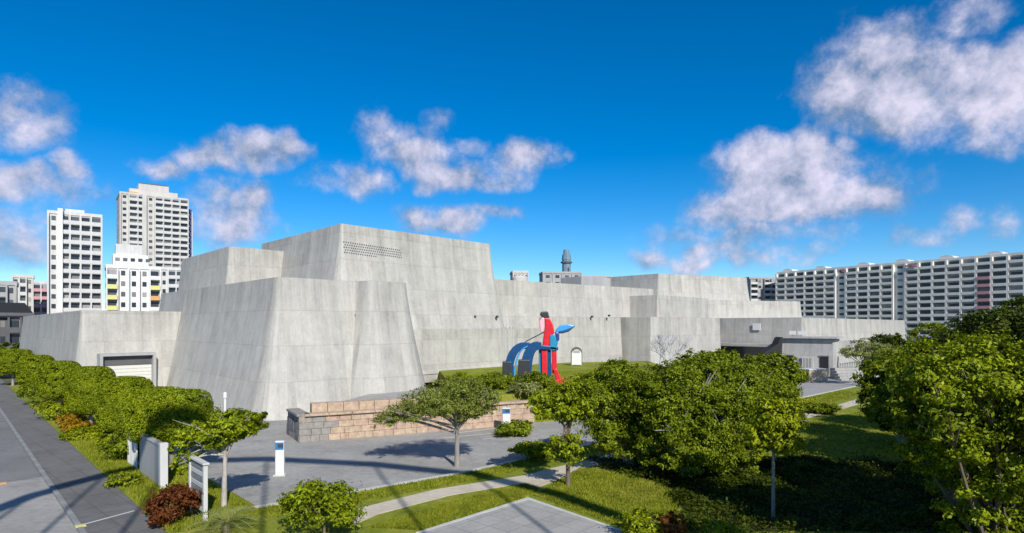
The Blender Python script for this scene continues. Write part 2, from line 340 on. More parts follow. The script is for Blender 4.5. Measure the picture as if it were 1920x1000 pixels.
# ------------------------------------------------------------------ the setting: ground, road, paths
def sheet(name, poly, z, mat, thick=None, parent=None):
    mb = MB()
    if thick: mb.prism([(p[0], p[1]) for p in poly], z - thick, z)
    else: mb.add([(p[0], p[1], z) for p in poly], [tuple(range(len(poly)))])
    o = mb.build(name, mat, parent); o['kind'] = 'structure'; return o
sheet('ground', [(-2500, -800), (2500, -800), (2500, 4000), (-2500, 4000)], 0, M['earth'])
K0 = Vector((-16.7, 23.6)); KE = Vector((.733, .68))      # kerb line of the street on the left
def K(s, o): p = K0 + D1 * s + KE * o; return (p.x, p.y)
sheet('road', [K(-60, -12), K(-60, 0), K(260, 0), K(260, -12)], .008, M['road'])
sheet('sidewalk', [K(-60, .22), K(-60, 2.4), K(260, 2.4), K(260, .22)], .12, M['walk'], .14)
a_, b_ = G(152, 985, .12).xy, G(252, 958, .12).xy; n_ = Vector((a_.y - b_.y, b_.x - a_.x)).normalized() * .05
sheet('painted_line', [a_ - n_, b_ - n_, b_ + n_, a_ + n_], .126, M['white'])
for i, (px, py) in enumerate(((151, 987), (4, 903))):
    p = G(px, py, .12); tag(MB().box((p.x, p.y, .135 if i == 0 else .03), (.34, .34, .04), .75).build('tactile_plate', M['yellow'] if i == 0 else M['orange'], bevel=.01), ['small yellow plate set in the sidewalk at the end of the white line', 'small orange plate set in the road surface'][i], 'plate')
kerb = empty('kerb', (K0.x, K0.y, 0), None, None); kerb['kind'] = 'structure'
me = None
for i in range(60):
    if me is None: me = MB().box((0, 0, .07), (1.97, .2, .15), 0).mesh('kerb_stone', bevel=.02)
    p = K(-20 + i * 2, .11); o = link('kerb_stone', me, M['kerb_grey'], kerb, False)
    o.location = (p[0] - K0.x, p[1] - K0.y, 0); o.rotation_euler.z = math.atan2(D1.y, D1.x)
sheet('verge', [K(-60, 2.42), K(-60, 6.2), K(75, 6.2), K(75, 2.42)], .13, M['grass'], .15)
# forecourt drive along the museum
near = [(-30, 12), (-12.1, 26.0), (-7.0, 29.6), (-2.6, 33.0), (1.6, 37.3), (28.7, 64.2), (44.5, 79.5), (120, 155)]
sheet('driveway', near + [(110, 165), (60, 118), (30, 112), (-30, 70), (-60, 84), (-52, 68), (-36, 50), (-24, 33), (-36, 20)], .012, M['asphalt'])
for i, (p, q_) in enumerate((((860, 812), (985, 797)), ((830, 822), (1000, 806)), ((905, 824), (1010, 814)))):
    a_, b_ = G(*p).xy, G(*q_).xy; n_ = Vector((a_.y - b_.y, b_.x - a_.x)).normalized() * .12
    sheet('paving_band', [a_ - n_, b_ - n_, b_ + n_, a_ + n_], .017, M['path'])
def strip(line, o0, o1):
    pts = [Vector(p[:2]) for p in line]; A, B = [], []
    for i, p in enumerate(pts):
        t = (pts[min(i + 1, len(pts) - 1)] - pts[max(i - 1, 0)]).normalized(); n = Vector((t.y, -t.x))
        A.append(p + n * o0); B.append(p + n * o1)
    return A + B[::-1]
nl = near[1:7]
sheet('drive_kerb', strip(nl, 0, .28), .15, M['kerb'], .16)
sheet('lawn', strip(nl, .29, 30), .105, M['grass'], .11)
pathline = [G(640, 985).xy, G(690, 964).xy, G(830, 928).xy, G(1000, 900).xy, G(1120, 868).xy, (22.6, 50.6), (30, 57.5), (39.2, 66.9), (48, 75)]
sheet('footpath', strip(pathline, -.65, .65), .125, M['path'], .03)
sheet('path_landing', [G(955, 910).xy, G(1040, 885).xy, G(1075, 893).xy, G(1000, 922).xy], .131, M['path'], .03)
sheet('plaza', [G(800, 1000).xy, G(990, 942).xy, G(1160, 1000).xy, (9, 14), (-9, 14)], .128, M['plaza'], .03)
pk = [G(780, 1005).xy, G(990, 938).xy, G(1175, 1003).xy]
sheet('plaza_edge', [pk[0], pk[1], pk[2], G(1160, 1001).xy, G(990, 942.5).xy, G(797, 1003).xy], .14, M['kerb'], .05)
ps = [G(1120 + 75 * math.cos(a) * (1 + .25 * math.sin(3 * a + 1)) + 85, 925 + 17 * math.sin(a) * (1 + .3 * math.cos(4 * a))).xy for a in [k * math.tau / 26 for k in range(26)]]
sheet('bare_soil', ps, .110, M['soil'])
ps = [G(1240 + 60 * math.cos(a) * (1 + .2 * math.sin(2 * a + 1)), 870 + 8 * math.sin(a)).xy for a in [k * math.tau / 20 for k in range(20)]]

rj = random.Random(11)
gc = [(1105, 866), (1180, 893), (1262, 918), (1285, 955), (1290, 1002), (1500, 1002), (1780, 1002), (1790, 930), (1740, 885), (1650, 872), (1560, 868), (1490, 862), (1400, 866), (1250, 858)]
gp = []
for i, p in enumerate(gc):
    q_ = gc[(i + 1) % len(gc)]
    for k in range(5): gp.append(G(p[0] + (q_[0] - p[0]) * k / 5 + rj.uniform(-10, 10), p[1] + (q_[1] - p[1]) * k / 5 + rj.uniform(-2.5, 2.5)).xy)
sheet('tree_shade_sheet', gp, .118, M['shade_ground'])  # dark sheet paints the shade of the trees onto the lawn
# grass blades on the near lawns
def grass_tufts(name, poly, z, n, seed, label, hgt=(.05, .13)):
    rng = np.random.default_rng(seed); P = np.array([(p[0], p[1]) for p in poly]); lo, hi = P.min(0), P.max(0)
    q = rng.uniform(lo, hi, (n * 4, 2)); inside = np.zeros(len(q), bool); j = len(P) - 1
    for i in range(len(P)):
        c = ((P[i, 1] > q[:, 1]) != (P[j, 1] > q[:, 1])) & (q[:, 0] < (P[j, 0] - P[i, 0]) * (q[:, 1] - P[i, 1]) / (P[j, 1] - P[i, 1] + 1e-9) + P[i, 0]); inside ^= c; j = i
    q = q[inside][:n]; n = len(q); a = rng.uniform(0, math.tau, n); h = rng.uniform(*hgt, n); w = .035
    w = .022; d = np.stack([np.cos(a), np.sin(a)], 1); V = np.zeros((n, 3, 3)); V[:, 0, :2] = q - d * w; V[:, 1, :2] = q + d * w
    V[:, 2, :2] = q + rng.normal(0, .05, (n, 2)); V[:, :2, 2] = z; V[:, 2, 2] = z + h
    me = bpy.data.meshes.new(name); me.vertices.add(n * 3); me.vertices.foreach_set('co', V.ravel()); me.loops.add(n * 3)
    me.loops.foreach_set('vertex_index', np.arange(n * 3)); me.polygons.add(n); me.polygons.foreach_set('loop_start', np.arange(0, n * 3, 3)); me.update()
    tag(link(name, me, M['blade']), label, 'grass', kind='stuff')
grass_tufts('grass', strip(nl[:4] + [(4.5, 40.2)], .32, 1.9), .105, 30000, 1, 'short grass between the drive kerb and the pale path')
grass_tufts('grass', [G(690, 995).xy, G(840, 948).xy, G(985, 912).xy, G(1010, 920).xy, G(990, 936).xy, G(790, 1000).xy], .105, 24000, 2, 'short grass between the pale path and the grey plaza corner')
grass_tufts('grass', [G(1000, 934).xy, G(1090, 880).xy, G(1190, 898).xy, G(1260, 922).xy, G(1280, 1002).xy, (6, 21.5)], .105, 26000, 7, 'short lawn grass around the patch of bare soil')
grass_tufts('grass', [G(1490, 860).xy, (24, 50), (40, 62), (40, 46), G(1740, 880).xy, G(1600, 868).xy], .105, 50000, 3, 'short lawn grass between the painted tree shade and the far footpath')
grass_tufts('grass', [K(-3, 2.5), K(-3, 6), K(22, 6), K(22, 2.5)], .13, 26000, 4, 'short grass of the verge beside the sidewalk', (.06, .2))
grass_tufts('grass', [(22, 56.5), (40, 74.5), (40, 70), (24, 54)], .105, 12000, 5, 'grass strip between the drive and the far footpath', (.06, .2))

# ------------------------------------------------------------------ museum
def offset_poly(poly, d):
    n = len(poly); out = []
    for i in range(n):
        a, b, c = poly[i - 1], poly[i], poly[(i + 1) % n]
        t1, t2 = (b - a).normalized(), (c - b).normalized()
        n1, n2 = Vector((t1.y, -t1.x)), Vector((t2.y, -t2.x))
        k = 1 + n1.dot(n2); m = (n1 + n2) / max(k, .35); out.append(b + m * d)
    return out
def fillet(poly, r, seg=5):
    out = []; n = len(poly)
    for i in range(n):
        a, b, c = poly[i - 1], poly[i], poly[(i + 1) % n]
        la, lc = (a - b).length, (c - b).length; ra = min(r, la * .3, lc * .3)
        p, q = b + (a - b).normalized() * ra, b + (c - b).normalized() * ra
        for k in range(seg + 1):
            t = k / seg; out.append(p * (1 - t) ** 2 + b * 2 * t * (1 - t) + q * t * t)
    return out
def block(name, poly, z0, z1, ratio=.2, power=1.3, ref='top', r=.35, parent=None, mat=None, levels=8):
    poly = [Vector(p) for p in poly]
    if sum(poly[i - 1].x * poly[i].y - poly[i].x * poly[i - 1].y for i in range(len(poly))) < 0: poly.reverse()
    hh = z1 - z0; tot = ratio * hh
    if ref == 'bottom': poly = offset_poly(poly, -tot)
    poly = fillet(poly, r); n = len(poly); V = []; Fs = []
    rings = [(offset_poly(poly, tot * (1 - t) ** power), z0 + hh * t) for t in [i / levels for i in range(levels + 1)]]
    rings += [(offset_poly(poly, -.12), z1 + .03), (offset_poly(poly, -.6), z1 + .03), (offset_poly(poly, -.62), z1 - .7)]
    for ring, z in rings: V += [(p.x, p.y, z) for p in ring]
    for k in range(len(rings) - 1):
        Fs += [(k * n + i, k * n + (i + 1) % n, (k + 1) * n + (i + 1) % n, (k + 1) * n + i) for i in range(n)]
    Fs.append(tuple(range((len(rings) - 1) * n, len(rings) * n)))
    o = MB().add(V, Fs).build(name, mat or M['conc'], parent, smooth=True, angle=24)
    zs = np.empty(len(o.data.vertices) * 3); o.data.vertices.foreach_get('co', zs)
    o.data.attributes.new('wall_top', 'FLOAT', 'POINT').data.foreach_set('value', np.clip((zs[2::3] - z0) / hh, 0, 1))
    return o
V2 = lambda x, y: Vector((x, y))
C = V2(-20.4, 49.7)
mus = empty('museum', (0, 70, 0), 'huge pale concrete museum with sloping fortress-like walls behind the lawn', 'museum')
block('outer_wall', [C, V2(-14.8, 55.6), V2(-13.3, 54.3), V2(-7.0, 61.1), V2(-15.5, 71), V2(-30, 84), V2(-43, 88), C + D1 * 45], -.3, 12.2, .2, 1.25, 'bottom', .8, mus)
block('gallery_block', [V2(-19.5, 70), V2(-3.1, 87.7), V2(-19.4, 105.3), V2(-35.8, 87.6)], 2, 19.6, .2, 1.3, 'top', .3, mus)
block('gallery_block', [V2(-35.1, 76.2), V2(-28, 83.8), V2(-42.3, 99.2), V2(-49.4, 91.6)], 6, 17.8, .12, 1.2, 'top', .3, mus)
block('gallery_block', [V2(-5, 86.0), V2(26, 112.5), V2(14, 125), V2(-17, 100)], 2, 14.6, .12, 1.3, 'top', .3, mus)
block('terrace_wall', [V2(-13.2, 72.0), V2(7.2, 94.2), V2(1, 101), V2(-19, 79)], 1, 7.5, .03, 1, 'top', .15, mus)
block('terrace_wall', [V2(5.6, 91.0), V2(17.9, 100.9), V2(13, 110), V2(0, 99)], 1, 9.2, .05, 1, 'top', .15, mus)
block('side_block', [V2(22.2, 98), V2(39.5, 116.6), V2(31, 126), V2(13.6, 107.2)], -.2, 9.3, .04, 1, 'top', .15, mus)
block('side_block', [V2(24.6, 103.6), V2(37.5, 117.5), V2(31, 124.5), V2(18, 110.6)], 4, 13.1, .06, 1, 'top', .15, mus)
block('gallery_block', [V2(30, 126.5), V2(64.5, 137), V2(59, 151), V2(24, 141)], 4, 13.3, .12, 1.2, 'top', .3, mus)
block('gallery_block', [V2(33, 138), V2(57.5, 150), V2(50, 165), V2(22.8, 149)], 6, 19.6, .17, 1.3, 'top', .3, mus)
block('entrance_block', [V2(53, 112), V2(112, 175), V2(100, 188), V2(38.2, 127.9)], -.2, 9.4, .06, 1.2, 'top', .2, mus)
# left wing with the loading bay
A = V2(-46.6, 66.3)
B = A + D2 * 14
block('loading_wing', [A, B, B + D1 * 60, A + D1 * 66 + D2 * 6, A + D1 * 66], -.3, 9.6, .10, 1.2, 'top', .5, mus)
# loading bay opening: dark hood frame and pale shutter, a real recess box set proud of the sloping wall
def face_pt(p0, d, s, out, z): n = Vector((d.y, -d.x)); q = p0 + d * s + n * out; return Vector((q.x, q.y, z))
rz2 = math.atan2(D2.y, D2.x)
bay = MB()
for (s, w, z, hgt) in ((1.5, .3, 2.3, 4.6), (6.7, .3, 2.3, 4.6)): bay.box(face_pt(A, D2, s, .75, z), (w, 1.9, hgt), rz2)
bay.box(face_pt(A, D2, 4.1, .75, 4.75), (5.5, 1.9, .3), rz2)
bay_o = bay.build('loading_bay', M['greyren'], mus)
for k in range(9): MB().box(face_pt(A, D2, 4.1, 1.0, .2 + k * .39), (4.9, .1, .37), rz2).build('shutter_slat', M['shutter'], bay_o, bevel=.02)
MB().box(face_pt(A, D2, 4.1, 1.05, 4.05), (4.9, .12, 1.0), rz2).build('lintel', M['darkren'], bay_o)
# lattice vent near the top corner of the tall block
vm = MB()
def tface(s, z, out=0.):
    t = (z - 2) / 17.6; off = .2 * 17.6 * (1 - t) ** 1.3
    return face_pt(V2(-19.5, 70), (V2(-3.1, 87.7) - V2(-19.5, 70)).normalized(), s, off + out, z)
slope = Matrix.Rotation(math.atan2(17.7, 16.4), 3, 'Z') @ Matrix.Rotation(-.14, 3, 'X')
for i in range(27):
    for k in range(5 if i < 15 else 4):
        s = .2 + i * .3 + (k % 2) * .15; z = 17.5 - k * .3 - i * .01
        vm.box(tface(s, z, -.02), (.15, .1, .15), M=slope @ Matrix.Rotation(math.pi / 4, 3, 'Y'))
vo = vm.build('lattice_vent', M['darkren'], mus); vo['kind'] = 'stuff'
# small floodlights on the ledges
for (px, py, Y) in ((890, 594, 83), (932, 594, 85.5), (1110, 594, 96), (1142, 592, 98)):
    p = (X(px, Y), Y, Z(py, Y)); l_ = MB().box(p, (.28, .36, .3), .7, None).build('floodlight', M['dark'], mus, bevel=.05)
    MB().box((p[0], p[1] + .45, p[2] - .1), (.1, .6, .1)).build('bracket', M['metal'], l_)
# roof items behind the middle block
rb = MB()
rb.box((13, 108, 15.4), (7.5, 5, 1.8), .7); rb.build('roof_plant', M['greyren'], mus, bevel=.08)
for i, (px, Y, w) in enumerate(((975, 112, 3.0), (1100, 118, 5.0))):
    q = MB(); q.tube([(X(px, Y), Y, 13.5), (X(px, Y), Y, 16.6), (X(px, Y), Y, 17.0)], [w * .5, w * .5, w * .35], 14); qo = q.build('roof_cowl', M['cream'], mus, smooth=True)
    MB().tube([(X(px, Y), Y, 15.2), (X(px, Y), Y, 15.55)], w * .53, 14).build('louvre_ring', M['darkren'], qo, smooth=True)
rail = MB()
for i in range(12):
    a = Vector((23.8, 146, 0)).lerp(Vector((33, 136.5, 0)), i / 11); rail.box((a.x, a.y, 17.2), (.08, .08, 2.2))
for z in (16.9, 17.6, 18.2): rail.tube([(23.8, 146, z), (33, 136.5, z)], .06, 6)
# entrance details: long canopy, plaque, dark swept roof, pavilion
nA, nB = V2(52.6, 111.4), V2(38.6, 126.2)
dn = (nB - nA).normalized(); nrm = Vector((-dn.y, dn.x)) * (1 if Vector((-dn.y, dn.x)).x < 0 else -1)
mid = (nA + nB) / 2 + nrm * 1.6
MB().box((mid.x, mid.y, 4.35), (21.5, 2.6, .4), math.atan2(dn.y, dn.x)).build('canopy', M['conc2'], mus, bevel=.03)
pq = nA.lerp(nB, .42) - nrm * .42
MB().box((pq.x, pq.y, 7.7), (1.5, .15, 1.3), math.atan2(dn.y, dn.x)).build('wall_plaque', M['white'], mus)
gl = nA.lerp(nB, .55) + nrm * .85
MB().box((gl.x, gl.y, 2.1), (15, .2, 3.6), math.atan2(dn.y, dn.x)).build('entrance_glazing', M['glass'], mus)
# freestanding entrance pavilion
pv = empty('entrance_pavilion', (49, 101, 0), 'low grey pavilion with thin upright louvres and dark doorways beside the museum entrance', 'pavilion')
u = V2(.8, -.6); a0 = math.atan2(u.y, u.x); base = V2(44.4, 101); nv = V2(.6, .8)
def pvp(s, d, z): q = base + u * s + nv * d; return (q.x, q.y, z)
MB().box(pvp(3.8, 3, 2.9), (7.6, 5.5, 5.8), a0).build('wall', M['conc2'], pv, bevel=.04)
MB().box(pvp(8.3, 6.2, 4.2), (3.2, 4.4, 2.6), a0).build('upper_box', M['cream'], pv, bevel=.04)
MB().box(pvp(4.0, 2.8, 5.98), (8.6, 6.4, .25), a0).build('roof_slab', M['conc2'], pv, bevel=.03)
for s in (1.15, 6.3): 
    d_ = MB().box(pvp(s, .22, 1.6), (1.25, .14, 2.9), a0).build('doorway', M['roofdark'], pv)
    MB().box(pvp(s, .14, 3.12), (1.5, .12, .16), a0).build('lintel', M['metal'], d_)
me = None
for i in range(18):
    s = 3.2 + i * .22 if i < 8 else 7.9 + (i - 8) * .34
    MB().box(pvp(s, -.05 if i < 8 else 3.6, 1.5), (.1, .22, 2.9), a0).build('louvre', M['offwhite'], pv)
wd = empty('swept_roof', (43, 97, 0), 'dark triangular swept roof rising beside the low grey pavilion', 'roof')
q = MB(); pts = [(38.9, 98, 2.7), (43.0, 98, 2.7), (43.3, 98, 6.1), (42.95, 98, 6.0), (42.5, 98, 5.0)]
n5 = len(pts); q.add(pts + [(p[0] + .4, p[1] + 3.2, p[2]) for p in pts], [tuple(range(n5)), tuple(reversed(range(n5, 2 * n5)))] + [(i, (i + 1) % n5, n5 + (i + 1) % n5, n5 + i) for i in range(n5)])
q.build('roof_shell', M['roofdark'], wd)
for x_ in (40.6, 43.2): MB().tube([(x_, 98.6, 0), (x_, 98.6, 2.65)], .1, 8).build('post', M['metal'], wd)
sb = empty('roof_sign', (47, 99.4, 6.1), 'small white sign panels standing on the pavilion roof', 'sign')
for s, w in ((1.6, 1.0), (2.95, 1.1)):
    MB().box(pvp(s, .3, 6.75), (w, .12, .62), a0).build('panel', M['white'], sb)
    MB().box(pvp(s, .45, 6.35), (.08, .08, .6), a0).build('post', M['metal'], sb)
pl = empty('stone_planter', (47, 86, 0), 'low tan stone planter at the edge of the drive below the pavilion', 'planter')
a1 = math.atan2(.35, .93)
mb = MB().box((42.6, 87.0, .85), (3.5, 2.2, 1.7), a1); mb.build('wall', M['stone_tan'], pl, bevel=.06)
MB().box((42.6, 87.0, 1.78), (3.7, 2.4, .16), a1).build('coping', M['cream'], pl, bevel=.03)
st = empty('steps', (52, 92, 0), 'wide pale concrete steps leading up from the drive to the pavilion', 'steps')
for i in range(5):
    MB().box((53.5 + i * .25, 90.5 + i * .9, .1 + i * .17), (13, 1.0, .2 + i * .34), .28).build('step', M['plaza'], st, bevel=.02)

# ------------------------------------------------------------------ raised lawn and its stone retaining wall
W0, W1 = V2(-14.5, 41.8), V2(1.8, 49.64)
dw = (W1 - W0).normalized(); nw = Vector((dw.y, -dw.x)); lw = (W1 - W0).length
E0 = W0 + Vector((-.52, .854)) * 3.9
Wm = W0 + dw * 10.2                                       # the lawn begins here; a paved terrace lies to its left
inner = [Wm - nw * 1.3, W1 - nw * 1.3 - dw * .1, W1 - nw * .7, W1 + V2(3, 2.2), V2(20, 66), V2(21.5, 97), V2(7, 92.5), V2(-9, 76), V2(-6.5, 62)]
sheet('raised_lawn', inner, 2.35, M['grass'], 2.4)
sheet('terrace', [W0 - nw * .72 + dw * .72, Wm - nw * .72, Wm - nw * 1.31, V2(-6.51, 62), V2(-13, 56), E0 + V2(2, 2.5)], 1.72, M['plaza'], 1.75)
grass_tufts('grass', [Wm + V2(0, 2), W1 + V2(-1, 2), V2(18, 66), V2(18, 80), V2(-4, 72), V2(-6, 62)], 2.35, 24000, 6, 'short bright grass on the raised lawn around the sculpture', (.06, .18))
rw = empty('retaining_wall', (W0.x, W0.y, 0), 'low tan and grey stone block retaining wall around the raised lawn', 'wall')
core = MB()
for (p, q_, hh) in ((W0, W1, 1.76), (E0, W0, 1.76)):
    d = (q_ - p).normalized(); n_ = Vector((d.y, -d.x)); c = (p + q_) / 2 - n_ * .42
    core.box((c.x, c.y, hh / 2), ((q_ - p).length, .5, hh), math.atan2(d.y, d.x))
core.build('core', M['mortar'], rw)
def stones(p, q_, rows, zt, pick, lean=.06):
    d = (q_ - p).normalized(); n_ = Vector((d.y, -d.x)); L_ = (q_ - p).length; rz = math.atan2(d.y, d.x)
    z = 0
    for r_ in range(rows):
        hh = zt / rows; s = 0; k = 0
        while s < L_ - .05:
            w = min(R.uniform(.55, 1.15), L_ - s)
            if L_ - s - w < .3: w = L_ - s
            c = p + d * (s + w / 2) - n_ * (.1 + lean * z + R.uniform(-.03, .03))
            MB().box((c.x, c.y, z + hh / 2), (w - .014, .32, hh - .012), rz + R.uniform(-.015, .015)).build('stone', M[pick(s, L_)], rw, bevel=.03)
            s += w; k += 1
        z += hh
def pick_front(s, L_):
    if s < 1.7: return 'stone_grey'
    return R.choice(['stone_tan', 'stone_tan', 'stone_rose', 'stone_tan', 'stone_rose'])
stones(W0, W1, 4, 1.74, pick_front)
stones(E0, W0, 4, 1.74, lambda s, L_: R.choice(['stone_shade', 'stone_shade', 'stone_grey']))  # end face stones darkened: the shade of this side is in their colour
for (p, q_, mt) in ((W0, W1, 'stone_tan'), (E0, W0, 'stone_grey')):      # coping slabs
    d = (q_ - p).normalized(); n_ = Vector((d.y, -d.x)); L_ = (q_ - p).length; s = 0.35
    while s < L_ - .3:
        w = min(1.6, L_ - s); c = p + d * (s + w / 2) - n_ * .3
        MB().box((c.x, c.y, 1.83), (w - .03, .9, .16), math.atan2(d.y, d.x)).build('coping', M[mt], rw, bevel=.025); s += w
U0 = W0 + dw * .9 - nw * 1.2; U1 = W0 + dw * 10.5 - nw * 2.0              # upper bench step
d = dw
for i in range(13):
    c = U0 + d * (i * 1.1 + .55)
    MB().box((c.x, c.y, 2.02), (1.07, .9, .95), math.atan2(d.y, d.x)).build('bench_block', M['stone_tan'], rw, bevel=.03)

# ------------------------------------------------------------------ trees and shrubs
def leaf_mesh(name, P, Nn, size, rng, aspect=.5):
    n = len(P); t = rng.normal(size=(n, 3)); t -= Nn * (t * Nn).sum(1, keepdims=True); t /= np.linalg.norm(t, axis=1, keepdims=True) + 1e-9
    b = np.cross(Nn, t); L_ = (size * rng.uniform(.5, 1.6, n))[:, None]; w = L_ * aspect
    V = np.stack([P - t * L_ / 2, P + b * w / 2 + Nn * L_ * .12, P + t * L_ / 2 - Nn * L_ * .1, P - b * w / 2 + Nn * L_ * .12], 1)
    me = bpy.data.meshes.new(name); me.vertices.add(n * 4); me.vertices.foreach_set('co', V.ravel()); me.loops.add(n * 4)
    me.loops.foreach_set('vertex_index', np.arange(n * 4)); me.polygons.add(n); me.polygons.foreach_set('loop_start', np.arange(0, n * 4, 4)); me.update()
    return me
def crown_points(blobs, n, rng, clump=45, spread=.16, shell=.55, boxy=None, flat=1.):
    """leaf positions in clumps spread through ellipsoids (or boxy, trimmed volumes)"""
    vol = np.array([b[3] * b[4] + b[4] * b[5] + b[3] * b[5] for b in blobs]); cnt = np.maximum(1, (n * vol / vol.sum() / clump)).astype(int)
    Ps, Ns = [], []
    for (cx, cy, cz, rx, ry, rz), k in zip(blobs, cnt):
        v = rng.normal(size=(k, 3)); v /= np.linalg.norm(v, axis=1, keepdims=True)
        if boxy:
            e = (np.abs(v) ** boxy).sum(1, keepdims=True) ** (1 / boxy); v = v / e
        rr = (shell + (1 - shell) * rng.uniform(0, 1, (k, 1)) ** .6) * (1 + .12 * rng.normal(size=(k, 1)) * (0 if boxy else 1))
        rad = np.array([rx, ry, rz]); cc = v * rr * rad + np.array([cx, cy, cz])
        m = rng.poisson(clump, k) + 3; idx = np.repeat(np.arange(k), m)
        sp = spread * (rx * ry * rz) ** (1 / 3)
        p = cc[idx] + rng.normal(size=(len(idx), 3)) * sp * np.array([1, 1, .7 * flat])
        if boxy:
            q = (p - np.array([cx, cy, cz])) / rad; e = (np.abs(q) ** boxy).sum(1) ** (1 / boxy); f = np.where(e > 1.03, 1.03 / e, 1); p = q * f[:, None] * rad + np.array([cx, cy, cz])
        out = (p - np.array([cx, cy, cz])) / rad ** 1.5
        out /= np.linalg.norm(out, axis=1, keepdims=True) + 1e-9
        loc = p - cc[idx]; loc /= np.linalg.norm(loc, axis=1, keepdims=True) + 1e-9
        nn = out * .6 + loc * .35 + rng.normal(size=p.shape) * .5 + np.array([0, 0, .35])
        nn /= np.linalg.norm(nn, axis=1, keepdims=True) + 1e-9
        Ps.append(p); Ns.append(nn)
    return np.concatenate(Ps), np.concatenate(Ns)
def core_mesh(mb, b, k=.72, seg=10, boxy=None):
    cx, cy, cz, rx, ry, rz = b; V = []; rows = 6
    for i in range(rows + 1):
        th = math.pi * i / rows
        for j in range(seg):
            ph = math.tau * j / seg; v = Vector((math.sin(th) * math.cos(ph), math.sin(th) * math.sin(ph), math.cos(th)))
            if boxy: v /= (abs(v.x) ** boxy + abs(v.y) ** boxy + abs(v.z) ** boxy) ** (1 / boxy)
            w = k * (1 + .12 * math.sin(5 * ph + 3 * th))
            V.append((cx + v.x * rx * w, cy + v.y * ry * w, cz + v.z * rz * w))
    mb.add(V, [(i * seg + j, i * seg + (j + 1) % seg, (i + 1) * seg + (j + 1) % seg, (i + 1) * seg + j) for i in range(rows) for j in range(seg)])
def tree(name, base, blobs, n, leaf, mat, bark, label, cat='tree', group=None, r0=.12, seed=0, fork=.45, lean=(0, 0), core=True, boxy=None, spread=.16, shell=.55, clump=45, limbs=None, trunk_top=None, aspect=.5, flat=1., twigs=True):
    """base: ground point; blobs: (dx, dy, z, rx, ry, rz) relative to the base"""
    rng = np.random.default_rng(seed + 100); rr = random.Random(seed)
    full = list(blobs)
    if not boxy and core:
        full = []
        for b in blobs:
            full.append((b[0], b[1], b[2], b[3] * .86, b[4] * .86, b[5] * .86))
            for k in range(7):
                a = rr.uniform(0, math.tau); e = rr.uniform(-.6, 1.2); f = rr.uniform(.36, .56)
                full.append((b[0] + math.cos(a) * math.cos(e) * b[3] * .7, b[1] + math.sin(a) * math.cos(e) * b[4] * .7, b[2] + math.sin(e) * b[5] * .7, b[3] * f, b[4] * f, b[5] * f * 1.1))
    base = Vector(base); o = empty(name, base, label, cat, group)
    zt = trunk_top or min(b[2] for b in blobs); zf = zt * fork
    tp = [Vector((0, 0, -.1)), Vector((lean[0] * .3, lean[1] * .3, zf * .5)), Vector((lean[0], lean[1], zf)), Vector((lean[0] * 1.2, lean[1] * 1.2, zt))]
    mb = MB().tube(tp, [r0 * 1.35, r0 * 1.05, r0 * .9, r0 * .55], 9)
    limb_list = []
    for b in blobs:
        for k in range(limbs or 3):
            e = Vector((b[0] + rr.uniform(-.6, .6) * b[3], b[1] + rr.uniform(-.6, .6) * b[4], b[2] + rr.uniform(-.1, .55) * b[5]))
            s = tp[2].lerp(tp[3], rr.random()); m_ = s.lerp(e, .5) + Vector((rr.uniform(-.2, .2), rr.uniform(-.2, .2), rr.uniform(0, .25)))
            kr = .5 if r0 < .2 else .3; lb = MB().tube([s, m_, e], [r0 * kr, r0 * kr * .65, r0 * .1], 6); limb_list.append(lb)
            if twigs:
                for _ in range(3):
                    e2 = e + Vector((rr.uniform(-.5, .5) * b[3], rr.uniform(-.5, .5) * b[4], rr.uniform(-.3, .4) * b[5])); lb.tube([m_.lerp(e, .6), e2], [r0 * .18, r0 * .06], 4)
    tk = mb.build('trunk', bark, o, smooth=True, ws=False)
    for lb in limb_list: lb.build('limb', bark, tk, smooth=True, ws=False)
    P, Nn = crown_points(full, n, rng, clump, spread, shell, boxy, flat)
    cr = link('crown', leaf_mesh('crown', P, Nn, leaf, rng, aspect), mat, o, False)
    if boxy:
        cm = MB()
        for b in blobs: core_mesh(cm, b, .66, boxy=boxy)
        link('light_block_core', cm.mesh('light_block_core', smooth=True, angle=180), M['leaf_dark'], cr, False)['kind'] = 'stuff'  # solid dark core added inside clipped crowns to block light
    return o
def shrub(name, base, rad, hgt, n, leaf, mat, label, seed=0, group=None, cat='shrub', boxy=None, spread=.2):
    return tree(name, base, [(0, 0, hgt * .55, rad, rad, hgt * .5)], n, leaf, mat, M['bark'], label, cat, group, r0=.05, seed=seed, boxy=boxy, spread=spread, trunk_top=hgt * .5, limbs=5)

